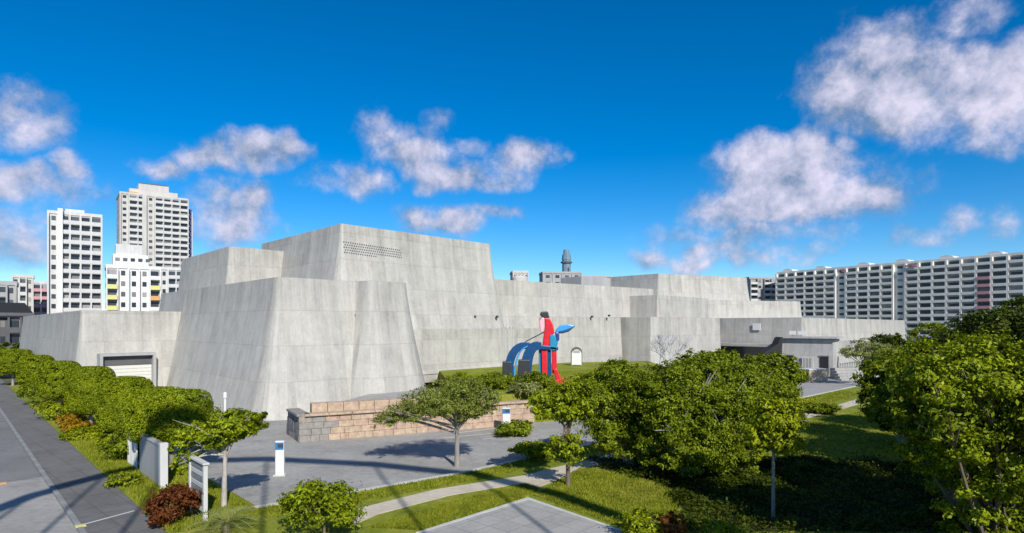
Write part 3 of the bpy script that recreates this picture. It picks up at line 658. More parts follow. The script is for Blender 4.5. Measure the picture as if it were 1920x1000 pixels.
# clipped street trees along the verge
rowlab = ['clipped box-headed street tree arching over the grey gate panel', 'clipped box-headed street tree behind the white slatted fence', 'clipped box-headed street tree facing the loading bay shutter',
          'clipped street tree next beyond the loading bay shutter', 'small clipped street tree above the orange flowering shrubs', 'farthest clipped street tree standing where the row of boxes ends']
for i, (px, Y, hw, zt, zb, dep) in enumerate(((322, 33.2, 2.0, 4.4, 1.5, 1.4), (236, 38.2, 1.35, 4.6, 1.35, 1.2), (170, 45.5, 1.4, 4.75, 1.35, 1.2), (112, 55, 1.5, 4.6, 1.3, 1.2), (68, 66, 1.5, 4.6, 1.3, 1.2), (24, 80, 2.2, 4.7, 1.6, 1.6))):
    x = X(px, Y); zc, hz = (zt + zb) / 2, (zt - zb) / 2
    bl = [(0, 0, zc, hw, dep, hz)]
    if i == 0: bl = [(.65, -.3, zc + .1, 1.35, 1.3, hz * .9), (-1.0, .5, zc, 1.3, 1.35, hz)]
    tree('street_tree', (x, Y, .13), bl, 62000 if i < 3 else 30000, .095 if i < 3 else .13, M['leaf_hedge'], M['bark_grey'], rowlab[i], group='clipped street trees along the verge', r0=.13, seed=i, boxy=4.0, spread=.09, shell=.88, clump=45)
# pale-trunked tree in front of the drive
tree('ornamental_tree', G(420, 952, .12), [(-.25, 0, 3.45, 1.55, 1.3, .75), (.75, .1, 3.65, 1.0, 1.0, .55), (-1.35, -.2, 2.75, .75, .8, .75), (-.2, .3, 3.0, .9, 1, .5), (-1.75, -.1, 1.9, .5, .5, .6)], 12000, .14, M['leaf_hedge'], M['bark_pale'],
     'small tree with a pale forked trunk and dense round crown beside the slatted notice board', r0=.1, seed=20, lean=(.05, .0), fork=.8, limbs=3, trunk_top=2.6)
# wide feathery tree on the drive edge
bt = G(857, 872, .1)
tree('flame_tree', bt, [(-2.6, .2, 3.0, 1.6, 1.6, .55), (-1.3, 0, 3.7, 1.8, 1.8, .75), (.1, .4, 4.25, 1.8, 1.9, .75), (1.4, .2, 3.85, 1.3, 1.6, .7), (-.2, -.6, 3.3, 1.8, 1.6, .6), (-3.9, .3, 2.5, 1.0, 1.2, .45), (1.1, -.2, 3.1, 1.1, 1.2, .5)], 21000, .12, M['leaf_feather'], M['bark_grey'],
     'spreading tree with thin feathery foliage and a slim trunk beside the drive kerb', r0=.13, seed=31, core=False, spread=.13, shell=.2, clump=26, fork=.7, trunk_top=2.4, limbs=4, aspect=.38, flat=.6)
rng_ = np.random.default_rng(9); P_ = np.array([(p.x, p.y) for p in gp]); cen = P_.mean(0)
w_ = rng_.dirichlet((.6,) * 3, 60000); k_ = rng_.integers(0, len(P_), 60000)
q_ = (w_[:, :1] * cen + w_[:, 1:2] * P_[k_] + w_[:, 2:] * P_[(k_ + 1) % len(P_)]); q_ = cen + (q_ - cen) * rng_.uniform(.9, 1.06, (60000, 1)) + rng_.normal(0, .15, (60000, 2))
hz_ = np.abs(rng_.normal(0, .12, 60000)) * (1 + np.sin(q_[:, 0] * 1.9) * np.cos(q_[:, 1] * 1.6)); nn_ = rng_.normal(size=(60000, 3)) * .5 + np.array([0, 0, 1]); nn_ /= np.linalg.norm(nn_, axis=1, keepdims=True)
tag(link('shade_leaves', leaf_mesh('shade_leaves', np.column_stack([q_, .13 + hz_]), nn_, .14, rng_), M['leaf_dark']), 'dark leaves painting the shade beneath the clump of big trees', 'painted shade', kind='stuff')  # dark leaves added to break up and deepen the painted tree shade
# two-tier tree
tree('cloud_pruned_tree', G(1065, 911, .1), [(-.9, 0, 4.0, 1.05, 1.1, .85), (.35, .2, 4.35, 1.25, 1.2, .85), (-.1, 0, 3.7, 1.1, 1.1, .6), (-.05, -.1, 1.85, 1.0, 1.0, .72)], 12500, .15, M['leaf_hedge'], M['bark'],
     'slim tree pruned into two separate tiers of foliage beside the pale path', r0=.1, seed=41, fork=.6, trunk_top=3.2, limbs=3, spread=.2)
# big trees right of centre
tree('banyan_tree', (X(1178, 34), 34, .1), [(0, 0, 3.9, 2.3, 2.4, 1.6), (-1.5, -.3, 2.8, 1.7, 1.8, 1.5), (1.0, -.8, 2.5, 1.9, 1.9, 1.7), (-.3, .8, 4.9, 1.6, 1.6, 1.0), (-.9, -1, 1.7, 1.5, 1.2, 1.2), (.8, -1.6, 1.4, 1.5, 1.1, 1.1), (1.7, .2, 3.6, 1.7, 1.7, 1.5), (-1.9, .4, 3.5, 1.2, 1.4, 1.2)], 84000, .135, M['leaf_mid'], M['bark_grey'],
     'dense broad tree with foliage hanging low beside the two-tier pruned tree', r0=.3, seed=51, spread=.15, shell=.35, clump=80)
tree('banyan_tree', (X(1290, 32), 32, .1), [(0, 0, 4.1, 2.6, 2.4, 1.8), (-1.2, -.8, 3.0, 1.9, 1.7, 1.7), (1.4, -.5, 3.0, 1.9, 1.8, 1.8), (.2, -1.4, 1.6, 1.9, 1.2, 1.3), (1.0, .6, 4.8, 1.7, 1.6, 1.1), (1.6, -1.4, 1.5, 1.5, 1.1, 1.2), (-1.9, .2, 4.0, 1.6, 1.7, 1.4), (2.2, .4, 3.9, 1.6, 1.7, 1.4)], 92000, .135, M['leaf_mid'], M['bark_grey'],
     'largest dense tree with a domed crown in the middle of the tree clump', r0=.32, seed=52, spread=.15, shell=.35, clump=80)
tree('banyan_tree', (X(1385, 35), 35, .1), [(0, 0, 3.9, 2.5, 2.4, 1.8), (1.2, -.8, 3.3, 1.9, 1.7, 1.6), (-.6, -.9, 2.4, 1.8, 1.6, 1.5), (1.4, .5, 4.5, 1.6, 1.5, 1.0), (.8, -1.2, 1.8, 1.8, 1.3, 1.3), (2.2, -.4, 2.4, 1.5, 1.5, 1.4), (-1.8, .3, 3.8, 1.7, 1.7, 1.4), (2.2, .2, 3.9, 1.4, 1.5, 1.2)], 78000, .135, M['leaf_mid'], M['bark_grey'],
     'dense dark tree of the clump standing beside the thin grey-trunked tree', r0=.28, seed=53, spread=.15, shell=.35, clump=80)
tree('banyan_tree', (X(1330, 52), 52, 0), [(0, 0, 4.2, 3.0, 2.6, 1.4), (2.5, .3, 4.0, 2.4, 2.2, 1.2), (-2.4, 0, 3.6, 2.0, 2.0, 1.3), (1, -1, 2.4, 3, 2, 1.5)], 30000, .24, M['leaf_mid'], M['bark_grey'],
     'broad low tree behind the clump in front of the museum side block', r0=.25, seed=54, spread=.16)
tree('banyan_tree', (X(1440, 58), 58, 0), [(0, 0, 4.0, 2.5, 2.2, 1.3), (1.8, 0, 3.4, 1.9, 1.9, 1.0), (-1.6, 0, 3.6, 1.9, 1.9, 1.1), (.4, -1, 2.2, 2.6, 2, 1.5)], 22000, .26, M['leaf_mid'], M['bark_grey'],
     'broad low tree at the edge of the drive facing the dark swept roof', r0=.25, seed=55, spread=.16)
tree('young_tree', G(1450, 976, .1), [(.1, 0, 4.1, .95, .9, .8), (-.3, .2, 3.5, .8, .8, .7), (.45, -.1, 3.3, .55, .6, .6)], 6500, .15, M['leaf_bright'], M['bark_grey'],
     'young tree with a long thin bare trunk and yellow-green leaves', r0=.065, seed=56, fork=.85, trunk_top=3.0, core=False)
# right-hand trees
tree('laurel_tree', (14.9, 19.0, .1), [(0, 0, 5.9, 2.6, 2.5, 1.7), (-1.5, -.3, 5.2, 1.7, 1.8, 1.7), (1.6, -.6, 5.2, 2.4, 2.2, 1.9), (-.4, .6, 6.4, 1.9, 1.9, 1.15), (.3, -1.0, 4.2, 2.2, 1.6, 1.4), (2.4, .2, 6.2, 2.0, 2, 1.4), (-1.2, .6, 4.2, 1.6, 1.6, 1.4), (2.4, -.6, 3.6, 1.9, 1.8, 1.5), (.6, .4, 2.9, 1.9, 1.6, 1.2), (2.0, .4, 2.0, 1.9, 1.6, 1.3), (-.3, .2, 2.2, 1.5, 1.5, 1.2), (.8, -.4, 1.2, 1.7, 1.4, 1.0), (2.2, -.6, 1.0, 1.6, 1.4, .9)], 130000, .125, M['leaf_hedge'], M['bark'],
     'large glossy-leaved tree with a broad full crown at the edge of the lawn', r0=.28, seed=61, spread=.115, shell=.35, clump=110)
tree('laurel_tree', (18.6, 26.0, .1), [(0, 0, 5.2, 2.8, 2.6, 1.9), (-1.2, -.4, 4.2, 2.0, 2.0, 1.7), (1.8, 0, 5.0, 2.2, 2.2, 1.8), (-.5, -.5, 2.6, 2.0, 1.8, 1.6)], 30000, .2, M['leaf_mid'], M['bark'],
     'full-crowned tree standing between the large glossy-leaved tree and the tall dark tree', r0=.28, seed=66, spread=.13, shell=.35, clump=80)
tree('laurel_tree', (24.0, 32.0, .1), [(0, 0, 5.4, 3.0, 2.8, 2.0), (-1.4, -.4, 4.4, 2.2, 2.0, 1.8), (1.8, 0, 5.0, 2.2, 2.2, 1.8), (-.5, -.5, 2.8, 2.2, 1.8, 1.6)], 26000, .22, M['leaf_mid'], M['bark'],
     'full-crowned tree next to the tall dark tree at the grove edge', r0=.28, seed=67, spread=.13, shell=.35, clump=80)
tree('laurel_tree', (X(1880, 40), 40, 0), [(0, 0, 7.6, 2.8, 2.6, 1.9), (2, 0, 7.4, 2.4, 2.4, 2.1), (-.3, .5, 6.2, 2.6, 2.4, 1.6), (2, 0, 5, 3, 2.6, 2)], 34000, .22, M['leaf_dark'], M['bark_grey'],
     'tall dark tree rising behind the large glossy-leaved tree', r0=.3, seed=62, spread=.15)
tree('laurel_tree', (X(1690, 40), 40, 0), [(0, 0, 4.8, 2.2, 2.2, 1.7), (1.4, .3, 4.6, 2.0, 2.0, 1.8), (-.6, -.3, 3.0, 1.8, 1.8, 1.7), (1.2, -.6, 2.4, 2.2, 1.8, 1.8)], 34000, .19, M['leaf_mid'], M['bark_grey'],
     'medium tree beside the far footpath, left edge of the dark grove', r0=.25, seed=63, spread=.15)
tree('flame_tree', G(1622, 723, .1), [(-1.9, 0, 4.3, 1.8, 1.6, .7), (0, 0, 5.2, 1.9, 1.8, .9), (1.9, 0, 4.7, 1.9, 1.8, .9), (0, .3, 4.1, 2.3, 1.8, .7)], 5200, .2, M['leaf_pale'], M['bark'],
     'small feathery tree with a dark forked trunk beside the wide steps', r0=.2, seed=64, core=False, spread=.14, shell=.25, clump=22, fork=.55, limbs=3, flat=.6, aspect=.4)
tree('round_tree', (X(1668, 98), 98, 0), [(0, 0, 4.6, 2.8, 2.5, 2.1), (1.8, 0, 4.0, 2.2, 2, 1.6)], 7000, .34, M['leaf_dark'], M['bark'], 'round dark tree standing in front of the long low museum wall', r0=.2, seed=65)
# trees of the park beside and behind the camera: they shade the lawn
for i, (x, y, zc) in enumerate(((13.4, 4.8, 11.5), (22.6, 14.0, 10.5), (28.0, 20.5, 9.5), (31.0, 27.5, 9.0))):
    tree('park_tree', (x, y, .1), [(0, 0, zc, 3.0, 2.8, 2.2)] if i == 0 else [(0, 0, zc, 4.0, 3.6, 2.4), (-1.6, -.6, zc - 1.4, 2.8, 2.8, 2.0), (1.8, .8, zc - 1.2, 3.0, 2.8, 2.0), (-.4, 1.2, zc + 1, 2.8, 2.6, 1.6)], 14000 if i == 0 else 36000, .34, M['leaf_mid'], M['bark_grey'],
         ['tall park tree standing beside the grey plaza', 'tall park tree whose crown shades the lawn path', 'tall park tree beside the large glossy-leaved tree', 'tall park tree standing behind the rest of the grove'][i], group='park trees beside the plaza', r0=.32, seed=70 + i, spread=.16, shell=.35, clump=60)
# bare silvery tree in front of the museum
bo = empty('bare_tree', (X(1250, 78), 78, 0), 'leafless silvery tree with many thin twigs in front of the museum', 'tree')
mb = MB(); rr = random.Random(5)
def grow(p, d, l, r, k):
    e = p + d * l; mb.tube([p, p.lerp(e, .5) + Vector((rr.uniform(-.1, .1),) * 3) * l * .4, e], [r, r * .8, r * .6], 5, False)
    if k == 0: return
    for _ in range(3 if k > 1 else 4):
        nd = (d + Vector((rr.uniform(-.75, .75), rr.uniform(-.75, .75), rr.uniform(-.1, .5)))).normalized(); grow(e, nd, l * rr.uniform(.6, .8), r * .58, k - 1)
for k in range(3): grow(Vector((k * 1.1 - 1.1, 0, 0)), Vector((rr.uniform(-.2, .2), 0, 1)).normalized(), 2.5, .13, 4)
mb.build('branches', plain('silver_bark', (.40, .40, .42), .9, .2, 4.), bo, ws=False)
# shrubs
S = shrub
S('shrub', G(608, 1004, .1), 1.35, 1.9, 7500, .13, M['leaf_hedge'], 'round bright green bush at the corner of the grass strip', 81)
S('shrub', (*K(-1.6, 2.9), .13), .95, 1.35, 5200, .12, M['leaf_rust'], 'rust-brown rounded shrub beside the slatted notice board', 82)
S('shrub', (*K(13.2, 4.2), .13), 1.3, 1.5, 6000, .16, M['leaf_mid'], 'loose green bush in front of the white slatted fence', 83)
S('shrub', (*K(16.5, 4.3), .13), 1.2, 1.3, 5000, .16, M['leaf_bright'], 'yellow-green bush beside the small white cabinet', 84)
for i, (s, m_, r_, h_, lb) in enumerate(((25.5, 'leaf_gold', 1.1, .8, 'low golden-orange flowering shrub at the sidewalk edge'), (29.5, 'leaf_gold', 1.2, .9, 'middle one of the golden-orange shrubs along the sidewalk'), (35, 'leaf_bright', 1.7, 1.3, 'lime green shrub next to the golden-orange shrubs'), (41, 'leaf_gold', 1.2, 1.0, 'golden-orange shrub beyond the lime green shrub'), (22.5, 'leaf_bright', 1.3, .7, 'low lime green shrub beginning the flowering row'), (48, 'leaf_mid', 2.2, 2.2, 'dark green shrub at the far end of the flowering row'))):
    S('shrub', (*K(s, 3.3 + .3 * (i % 2)), .13), r_, h_, 2600, .18, M[m_], lb, 90 + i, 'low shrubs along the sidewalk')
S('shrub', (*K(6.3, 2.75), .13), .8, .55, 2000, .12, M['leaf_hedge'], 'low clipped shrub at the foot of the grey gate panel', 97)
S('shrub', (X(1205, 22.4), 22.4, .1), .95, 1.05, 3800, .12, M['leaf_bright'], 'yellow-green low shrub at the plaza edge beside red leaves', 98)
S('shrub', (X(1266, 22.0), 22.0, .1), .5, 1.15, 1700, .12, M['leaf_red'], 'small shrub with red and orange leaves at the plaza edge', 99)
S('shrub', (X(1350, 21.6), 21.6, .1), .75, .95, 2400, .12, M['leaf_bright'], 'yellow-green low shrub in the shade under the big trees', 100)
for i, (px, Y, r_, h_, z, mt, lb) in enumerate(((935, 54, 1.7, 1.5, 2.35, 'leaf_mid', 'spreading bush in front of the curved blue sculpture legs'), (1010, 55, 1.8, 1.4, 2.35, 'leaf_mid', 'spreading bush at the foot of the red sculpture'), (870, 58, 1.5, 1.0, 2.35, 'leaf_bright', 'low bright bush on the raised lawn beside the museum wall'),
        (985, 50.5, 1.3, 1.0, 2.2, 'leaf_pale', 'low pale bush overhanging the retaining wall'), (1100, 52, 1.8, 1.4, 2.3, 'leaf_mid', 'low bush on the raised lawn behind the two-tier tree'), (960, 44.5, 1.5, .9, 0, 'leaf_mid', 'dark low bush at the foot of the retaining wall'),
        (1000, 36.6, 1.1, .9, .1, 'leaf_bright', 'low bush on the drive kerb beside the two-tier tree'), (1470, 62, 2.4, 1.6, .1, 'leaf_bright', 'low bright bush along the far drive kerb'), (1540, 55, 1.6, .8, .1, 'leaf_mid', 'low bush beside the far footpath'))):
    S('shrub', (X(px, Y), Y, z), r_, h_, 4200 if Y < 56 else 3000, .17, M[mt], lb, 110 + i)
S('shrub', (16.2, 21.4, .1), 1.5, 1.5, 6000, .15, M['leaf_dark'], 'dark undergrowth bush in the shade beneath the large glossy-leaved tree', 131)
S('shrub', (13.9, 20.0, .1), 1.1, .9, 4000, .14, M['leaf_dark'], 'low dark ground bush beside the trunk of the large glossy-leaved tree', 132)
# arching fan-leaved plant at the verge corner
ag = empty('cycad', G(424, 1000, .1), 'spiky cycad with long arching striped fronds at the verge corner', 'plant')
rr = random.Random(3)
MB().tube([(0, 0, -.05), (0, 0, .35)], [.16, .12], 8).build('trunk', M['bark'], ag, ws=False)
for i in range(26):
    a = i * 2.4; L_ = rr.uniform(1.0, 1.6); up = rr.uniform(.35, .95); mb = MB(); pts = []
    for k in range(9):
        t = k / 8; pts.append(Vector((math.cos(a) * L_ * t, math.sin(a) * L_ * t, .35 + up * (1.7 * t - 1.5 * t * t))))
    mb.tube(pts, [.014 - .001 * k for k in range(9)], 4); sd = Vector((-math.sin(a), math.cos(a), 0))
    for k in range(1, 9):
        for h in (0, .5):
            p = pts[k - 1].lerp(pts[k], 1 - h); w = .26 * math.sin(math.pi * min(1, (k - h) / 8 * .9 + .1)) + .03; fwd = (pts[k] - pts[k - 1]).normalized() * .1
            for s_ in (-1, 1): mb.add([p, p + fwd * .35, p + sd * s_ * w + fwd * 1.6 + Vector((0, 0, .05))], [(0, 1, 2)])
    mb.build('frond', M['leaf_pale'], ag, ws=False)

# ------------------------------------------------------------------ fence, gate, notice board, totems
an = math.atan2(D1.y, D1.x)
def kp(s, o, z): p = K(s, o); return (p[0], p[1], z)
fe = empty('slatted_fence', kp(11, 4, .13), 'white fence of upright slats between the bush and the grey gate', 'fence')
for i in range(7): MB().box(kp(9.9 + i * .34, 3.95, 1.2), (.2, .06, 2.1), an).build('slat', M['white'], fe, bevel=.01)
for z in (.45, 1.95): MB().box(kp(10.9, 4.02, z), (2.5, .06, .1), an).build('rail', M['metal'], fe)
ga = empty('gate_panel', kp(7, 4, .13), 'plain grey concrete gate panel with a white end post', 'gate')
MB().box(kp(6.9, 4.02, 1.12), (4.2, .22, 2.0), an).build('panel', M['greyren'], ga, bevel=.02)
MB().box(kp(4.62, 4.02, 1.2), (.32, .34, 2.2), an).build('post', M['offwhite'], ga, bevel=.02)
MB().box(kp(6.9, 4.02, 2.16), (4.2, .3, .08), an).build('coping', M['conc2'], ga)
nb = empty('notice_board', kp(-1.3, 3.9, .13), 'grey notice board of horizontal slats between pale posts', 'board')
for s in (-2.25, -.35): MB().box(kp(s, 3.9, 1.25), (.16, .16, 2.35), an).build('post', M['offwhite'], nb, bevel=.01)
for i in range(8): MB().box(kp(-1.3, 3.9, .55 + i * .235), (1.76, .07, .19), an).build('slat', M['metal'] if i % 2 else M['offwhite'], nb, bevel=.01)
MB().box(kp(-1.3, 3.9, 2.45), (2.2, .24, .07), an).build('cap', M['offwhite'], nb)
cb = empty('utility_cabinet', kp(19.8, 5.0, .13), 'small white utility cabinet under the clipped street trees', 'cabinet')
MB().box(kp(19.8, 5.0, .85), (1.2, .8, 1.4), an).build('body', M['white'], cb, bevel=.03)
MB().box(kp(19.8, 5.0, 1.6), (1.35, .95, .1), an).build('lid', M['offwhite'], cb, bevel=.02)
MB().box(kp(19.8, 4.58, .85), (.9, .03, 1.1), an).build('door', M['offwhite'], cb)
def totem(p, w, hgt, label, rz=0.):
    o = empty('totem_sign', p, label, 'sign', rz=rz)
    MB().box((0, 0, hgt * .5), (w, .22, hgt), 0).build('slab', M['white'], o, bevel=.02, ws=False)
    MB().box((0, 0, .04), (w * 1.35, .5, .08), 0).build('base', M['kerb'], o, bevel=.02, ws=False)
    hd = MB().box((0, -.125, hgt * .86), (w * .92, .03, hgt * .2), 0).build('sign_panel', M['blue_sign'], o, ws=False)
    MB().box((w * .12, -.145, hgt * .865), (w * .55, .012, hgt * .1), 0).build('screen', M['dark'], hd, ws=False)
    MB().box((-w * .46, -.128, hgt * .5), (.02, .02, hgt * .95), 0).build('edge_strip', M['metal'], o, bevel=.004, ws=False)
    return o
totem(G(525, 892, .012), .46, 1.85, 'white totem sign with a blue head panel standing on the drive', .12)
o = totem(G(949, 808, .012), .62, 1.75, 'white totem sign standing before the stone retaining wall', .12)
lp = empty('light_post', (X(422, 46), 46, 0), 'slim white light post in front of the museum corner', 'post')
MB().tube([(0, 0, 0), (0, 0, 2.55)], .09, 10).build('pole', M['white'], lp, smooth=True, ws=False)
MB().tube([(0, 0, 2.55), (0, 0, 2.9), (0, 0, 2.98)], [.15, .15, .05], 10).build('lamp_head', M['white'], lp, smooth=True, ws=False)
wst = empty('display_panel', (X(1081, 86), 86, 2.35), 'small pale arch-topped display panel with a dark frame standing by the museum wall', 'panel')
pr = [(-.8, 0), (.8, 0), (.8, 1.75)] + [(.8 * math.cos(a_), 1.75 + .75 * math.sin(a_)) for a_ in [math.pi * k / 10 for k in range(1, 10)]] + [(-.8, 1.75)]
def arched(sx, y0, y1, dz): n = len(pr); return MB().add([(x * sx, y0, z * sx + dz) for x, z in pr] + [(x * sx, y1, z * sx + dz) for x, z in pr], [tuple(range(n)), tuple(reversed(range(n, 2 * n)))] + [(i, (i + 1) % n, n + (i + 1) % n, n + i) for i in range(n)])
arched(1.0, -.08, .1, .1).build('frame', M['darkren'], wst, ws=False)
arched(.86, -.14, -.081, .1).build('face', M['white'], wst, ws=False)
MB().box((0, -.16, 1.95), (.9, .03, .35)).build('dark_band', M['greyren'], wst, ws=False)
for s_ in (-1, 1): MB().box((s_ * .7, .3, .05), (.12, 1.0, .1)).build('foot', M['metal'], wst, ws=False)

# ------------------------------------------------------------------ abstract sculpture (outline in pixels, at its own distance and thickness)
SY = 60.0
scu = empty('sculpture', (X(1030, SY), SY, 2.35), 'tall abstract steel sculpture in red and blue with curved legs on the raised lawn', 'sculpture')
def plate(name, pts, mat, dy=0., th=.5, parent=None, bev=.1):
    P = [(X(px, SY), Z(py, SY)) for px, py in pts]; n = len(P); y0 = SY + dy - th / 2
    mb = MB().add([(p[0], y0, p[1]) for p in P] + [(p[0], y0 + th, p[1]) for p in P], [tuple(range(n)), tuple(reversed(range(n, 2 * n)))] + [(i, (i + 1) % n, n + (i + 1) % n, n + i) for i in range(n)])
    return mb.build(name, M[mat], parent or scu, bevel=bev)
def arc_leg(name, top, knee, foot, w, mat, dy):
    P = [Vector(top), Vector(knee), Vector(foot)]; c = []
    for i in range(11):
        t = i / 10; c.append(P[0] * (1 - t) ** 2 + P[1] * 2 * t * (1 - t) + P[2] * t * t)
    a, b = [], []
    for i, p in enumerate(c):
        t = (c[min(i + 1, 10)] - c[max(i - 1, 0)]).normalized(); n = Vector((t.y, -t.x)); ww = w * (.75 + .4 * i / 10); a.append(p + n * ww / 2); b.append(p - n * ww / 2)
    return plate(name, [tuple(p) for p in a] + [tuple(p) for p in b[::-1]], mat, dy, .7, bev=.05)
l1 = arc_leg('curved_leg', (994, 649), (951, 640), (952, 722), 16, 'blue', .3); l2 = arc_leg('curved_leg', (1014, 649), (984, 640), (985, 722), 20, 'blue', -.3)
plate('boot', [(942, 678), (959, 678), (960, 723), (941, 723)], 'steel_dark', .3, .78, l1); plate('boot', [(972, 674), (993, 674), (996, 723), (969, 723)], 'steel_dark', -.3, .78, l2)
arc_leg('pale_band', (1003, 650), (964, 640), (964, 722), 3, 'sky_blue', .1)
plate('body', [(1020, 596), (1030, 597), (1036, 608), (1039, 622), (1037, 640), (1034, 657), (1016, 657), (1018, 640), (1020, 624), (1022, 612)], 'red', 0, .8)
plate('side_plate', [(1011, 603), (1016, 595), (1021, 597), (1021, 612), (1018, 624), (1013, 622)], 'pink', -.1, .5)
plate('cap', [(1012, 591), (1014, 585), (1027, 584), (1030, 596), (1018, 597)], 'steel_dark', 0, .6)
plate('hip', [(1031, 629), (1038, 626), (1046, 640), (1043, 657), (1030, 657)], 'teal', -.2, .7)
plate('shoulder', [(1040, 622), (1048, 624), (1048, 638), (1043, 641)], 'violet', -.3, .6)
plate('wing', [(1041, 620), (1050, 610), (1065, 608), (1078, 611), (1066, 621), (1052, 625), (1044, 626)], 'sky_blue', -.1, .5)
plate('wing_tip', [(1046, 622), (1064, 617), (1078, 611.5), (1066, 622), (1052, 626)], 'blue', -.25, .5)
plate('belt', [(1008, 646), (1046, 650), (1046, 657), (1009, 655)], 'blue', -.05, 1.0)
for a, b, mt, dy in ((1010, 1015, 'teal', .2), (1015, 1025, 'red', -.1), (1026, 1033, 'blue', 0), (1034, 1043, 'red', -.15)):
    plate('strut', [(a, 655), (b, 655), (b + 1, 722 if b < 1040 else 700), (a + 1, 722 if b < 1040 else 700)], mt, dy, .45, bev=.04)
plate('foot', [(1036, 692), (1043, 690), (1054, 716), (1044, 718)], 'red', -.3, .6)
plate('toe', [(1038, 712), (1056, 708), (1058, 719), (1038, 720)], 'red', -.35, .8)
MB().tube([(X(985, SY), SY, Z(641, SY)), (X(1022, SY), SY, Z(622, SY))], .05, 6).build('rod', M['steel_dark'], scu)
fl = [(948, 616, 20), (955, 616, 24), (962, 616, 20)]
for i, (px, py, dh) in enumerate(fl):
    Y = 68; z0 = 2.35
    o = empty('flagpole', (X(px, Y), Y, z0), ['thin pale flagpole of three, farthest from the red sculpture body', 'thin pale flagpole between the other two poles', 'thin pale flagpole of three, closest to the red sculpture body'][i], 'flagpole', 'flagpoles behind the sculpture')
    hgt = Z(py, Y) - z0
    MB().tube([(0, 0, 0), (0, 0, hgt)], [.07, .045], 8).build('pole', M['offwhite'], o, smooth=True, ws=False)
    MB().tube([(0, 0, hgt), (0, 0, hgt + .06), (0, 0, hgt + .12)], [.05, .08, .02], 8).build('finial', M['metal'], o, smooth=True, ws=False)

# ------------------------------------------------------------------ far buildings
def shared(mb, name, bevel=0): return mb.mesh(name, bevel=bevel)
def put(me, name, mat, parent, loc, ws=False):
    o = bpy.data.objects.new(name, me); COL.objects.link(o)
    if not me.materials: me.materials.append(mat)
    o.parent = parent; o.location = loc; return o
def apartment(name, px0, px1, Y, u, floors, fh, label, bays, wall='offwhite', depth=14, parapet='offwhite', base=0., group=None, zbase=0., band=1.05, proj=1.2, win_h=1.6, roof=True, zvis=0, pattern=None, finw=.35, side_bays=3, backmat='shade_grey'):
    """facade from ray px0 at distance Y, along u, to ray px1; windows and balconies are objects of their own"""
    u = Vector(u).normalized(); a = (px0 - CX) / F; b = (px1 - CX) / F
    O = Vector((a * Y, Y)); W = (b * O.y - O.x) / (u.x - b * u.y); rz = math.atan2(u.y, u.x)
    o = empty(name, (O.x, O.y, zbase), label, 'building', group, rz); hh = floors * fh
    MB().box((W / 2, depth / 2, hh / 2), (W, depth, hh)).build('wall', M[wall], o, ws=False)
    if roof: MB().box((W / 2, depth / 2, hh + .5), (W + .5, depth + .5, 1.0)).build('parapet', M[wall], o, ws=False)
    bw = W / bays; f0 = max(0, int((zvis - zbase) / fh))
    pat = pattern or 'B' * bays
    wm = MB().box((0, 0, 0), (bw * .72, .12, win_h)).box((0, -.05, 0), (.1, .14, win_h)).mesh('window')
    wm2 = MB().box((0, 0, 0), (bw * .4, .12, win_h * .85)).mesh('window')
    bm_ = MB().box((0, 0, 0), (bw - finw, .15, band)).box((0, proj / 2, -band / 2 - .08), (bw - finw * .5, proj, .18)).mesh('balcony')
    fr = MB().box((0, 0, win_h / 2 + .06), (bw * .76, .2, .12)).box((0, 0, -win_h / 2 - .06), (bw * .76, .24, .12)).mesh('sill')
    rm2 = MB().box((0, 0, 0), (bw - finw, .1, fh - .25)).mesh('recess')
    rm = MB().box((0, 0, 0), (bw - finw, .1, fh - .25)).mesh('recess')
    for i in range(bays):
        c = pat[i % len(pat)]
        for k in range(f0, floors):
            z = k * fh + fh * .55; x = (i + .5) * bw
            if c in 'BDPY':
                put(wm, 'window', M['glass'], o, (x, -.1, z + .1))
                bo_ = put(bm_ if c != 'P' else bm_, 'balcony', M[parapet], o, (x, -proj, k * fh + band / 2 + .1))
                put(rm if c == 'D' else rm2, 'back_wall', M['recess'] if c == 'D' else M[backmat], o, (x, -.06, k * fh + fh * .5))  # back walls greyed so the balcony shade is painted into their colour
            elif c == 'W':
                w_ = put(wm2, 'window', M['glass'], o, (x, -.03, z + .05))
    for i in range(bays + 1):
        x = i * bw
        if pat[min(i, bays - 1) % len(pat)] == '-' : continue
        MB().box((x, -proj / 2, hh / 2), (finw, proj + .1, hh)).build('fin', M[wall], o, ws=False)
    # end wall windows on the right-hand and left-hand sides
    if side_bays:
        sw = MB().box((0, 0, 0), (.14, 1.3, win_h)).mesh('window')
        for s_ in (0, W):
            for k in range(f0, floors):
                for j in range(side_bays):
                    put(sw, 'window', M['glass'], o, (s_, depth * (j + .5) / side_bays, k * fh + fh * .55))
    return o, W, hh
# tower nearest the museum wing
o, W, hh = apartment('apartment_tower', 90, 190, 190, (.8, .6), 14, 3.05, 'white apartment tower with stacked balconies beside the stepped white block', 5, depth=12, pattern='WBBBD', zvis=10, finw=.45, band=1.15)
MB().box((W * .22, -.7, hh / 2 + .8), (1.3, 2.2, hh + 1.6)).build('pier', M['white'], o, ws=False)
MB().box((W * .5, 6, hh + 1.6), (5, 4, 1.8)).build('roof_house', M['offwhite'], o, ws=False)
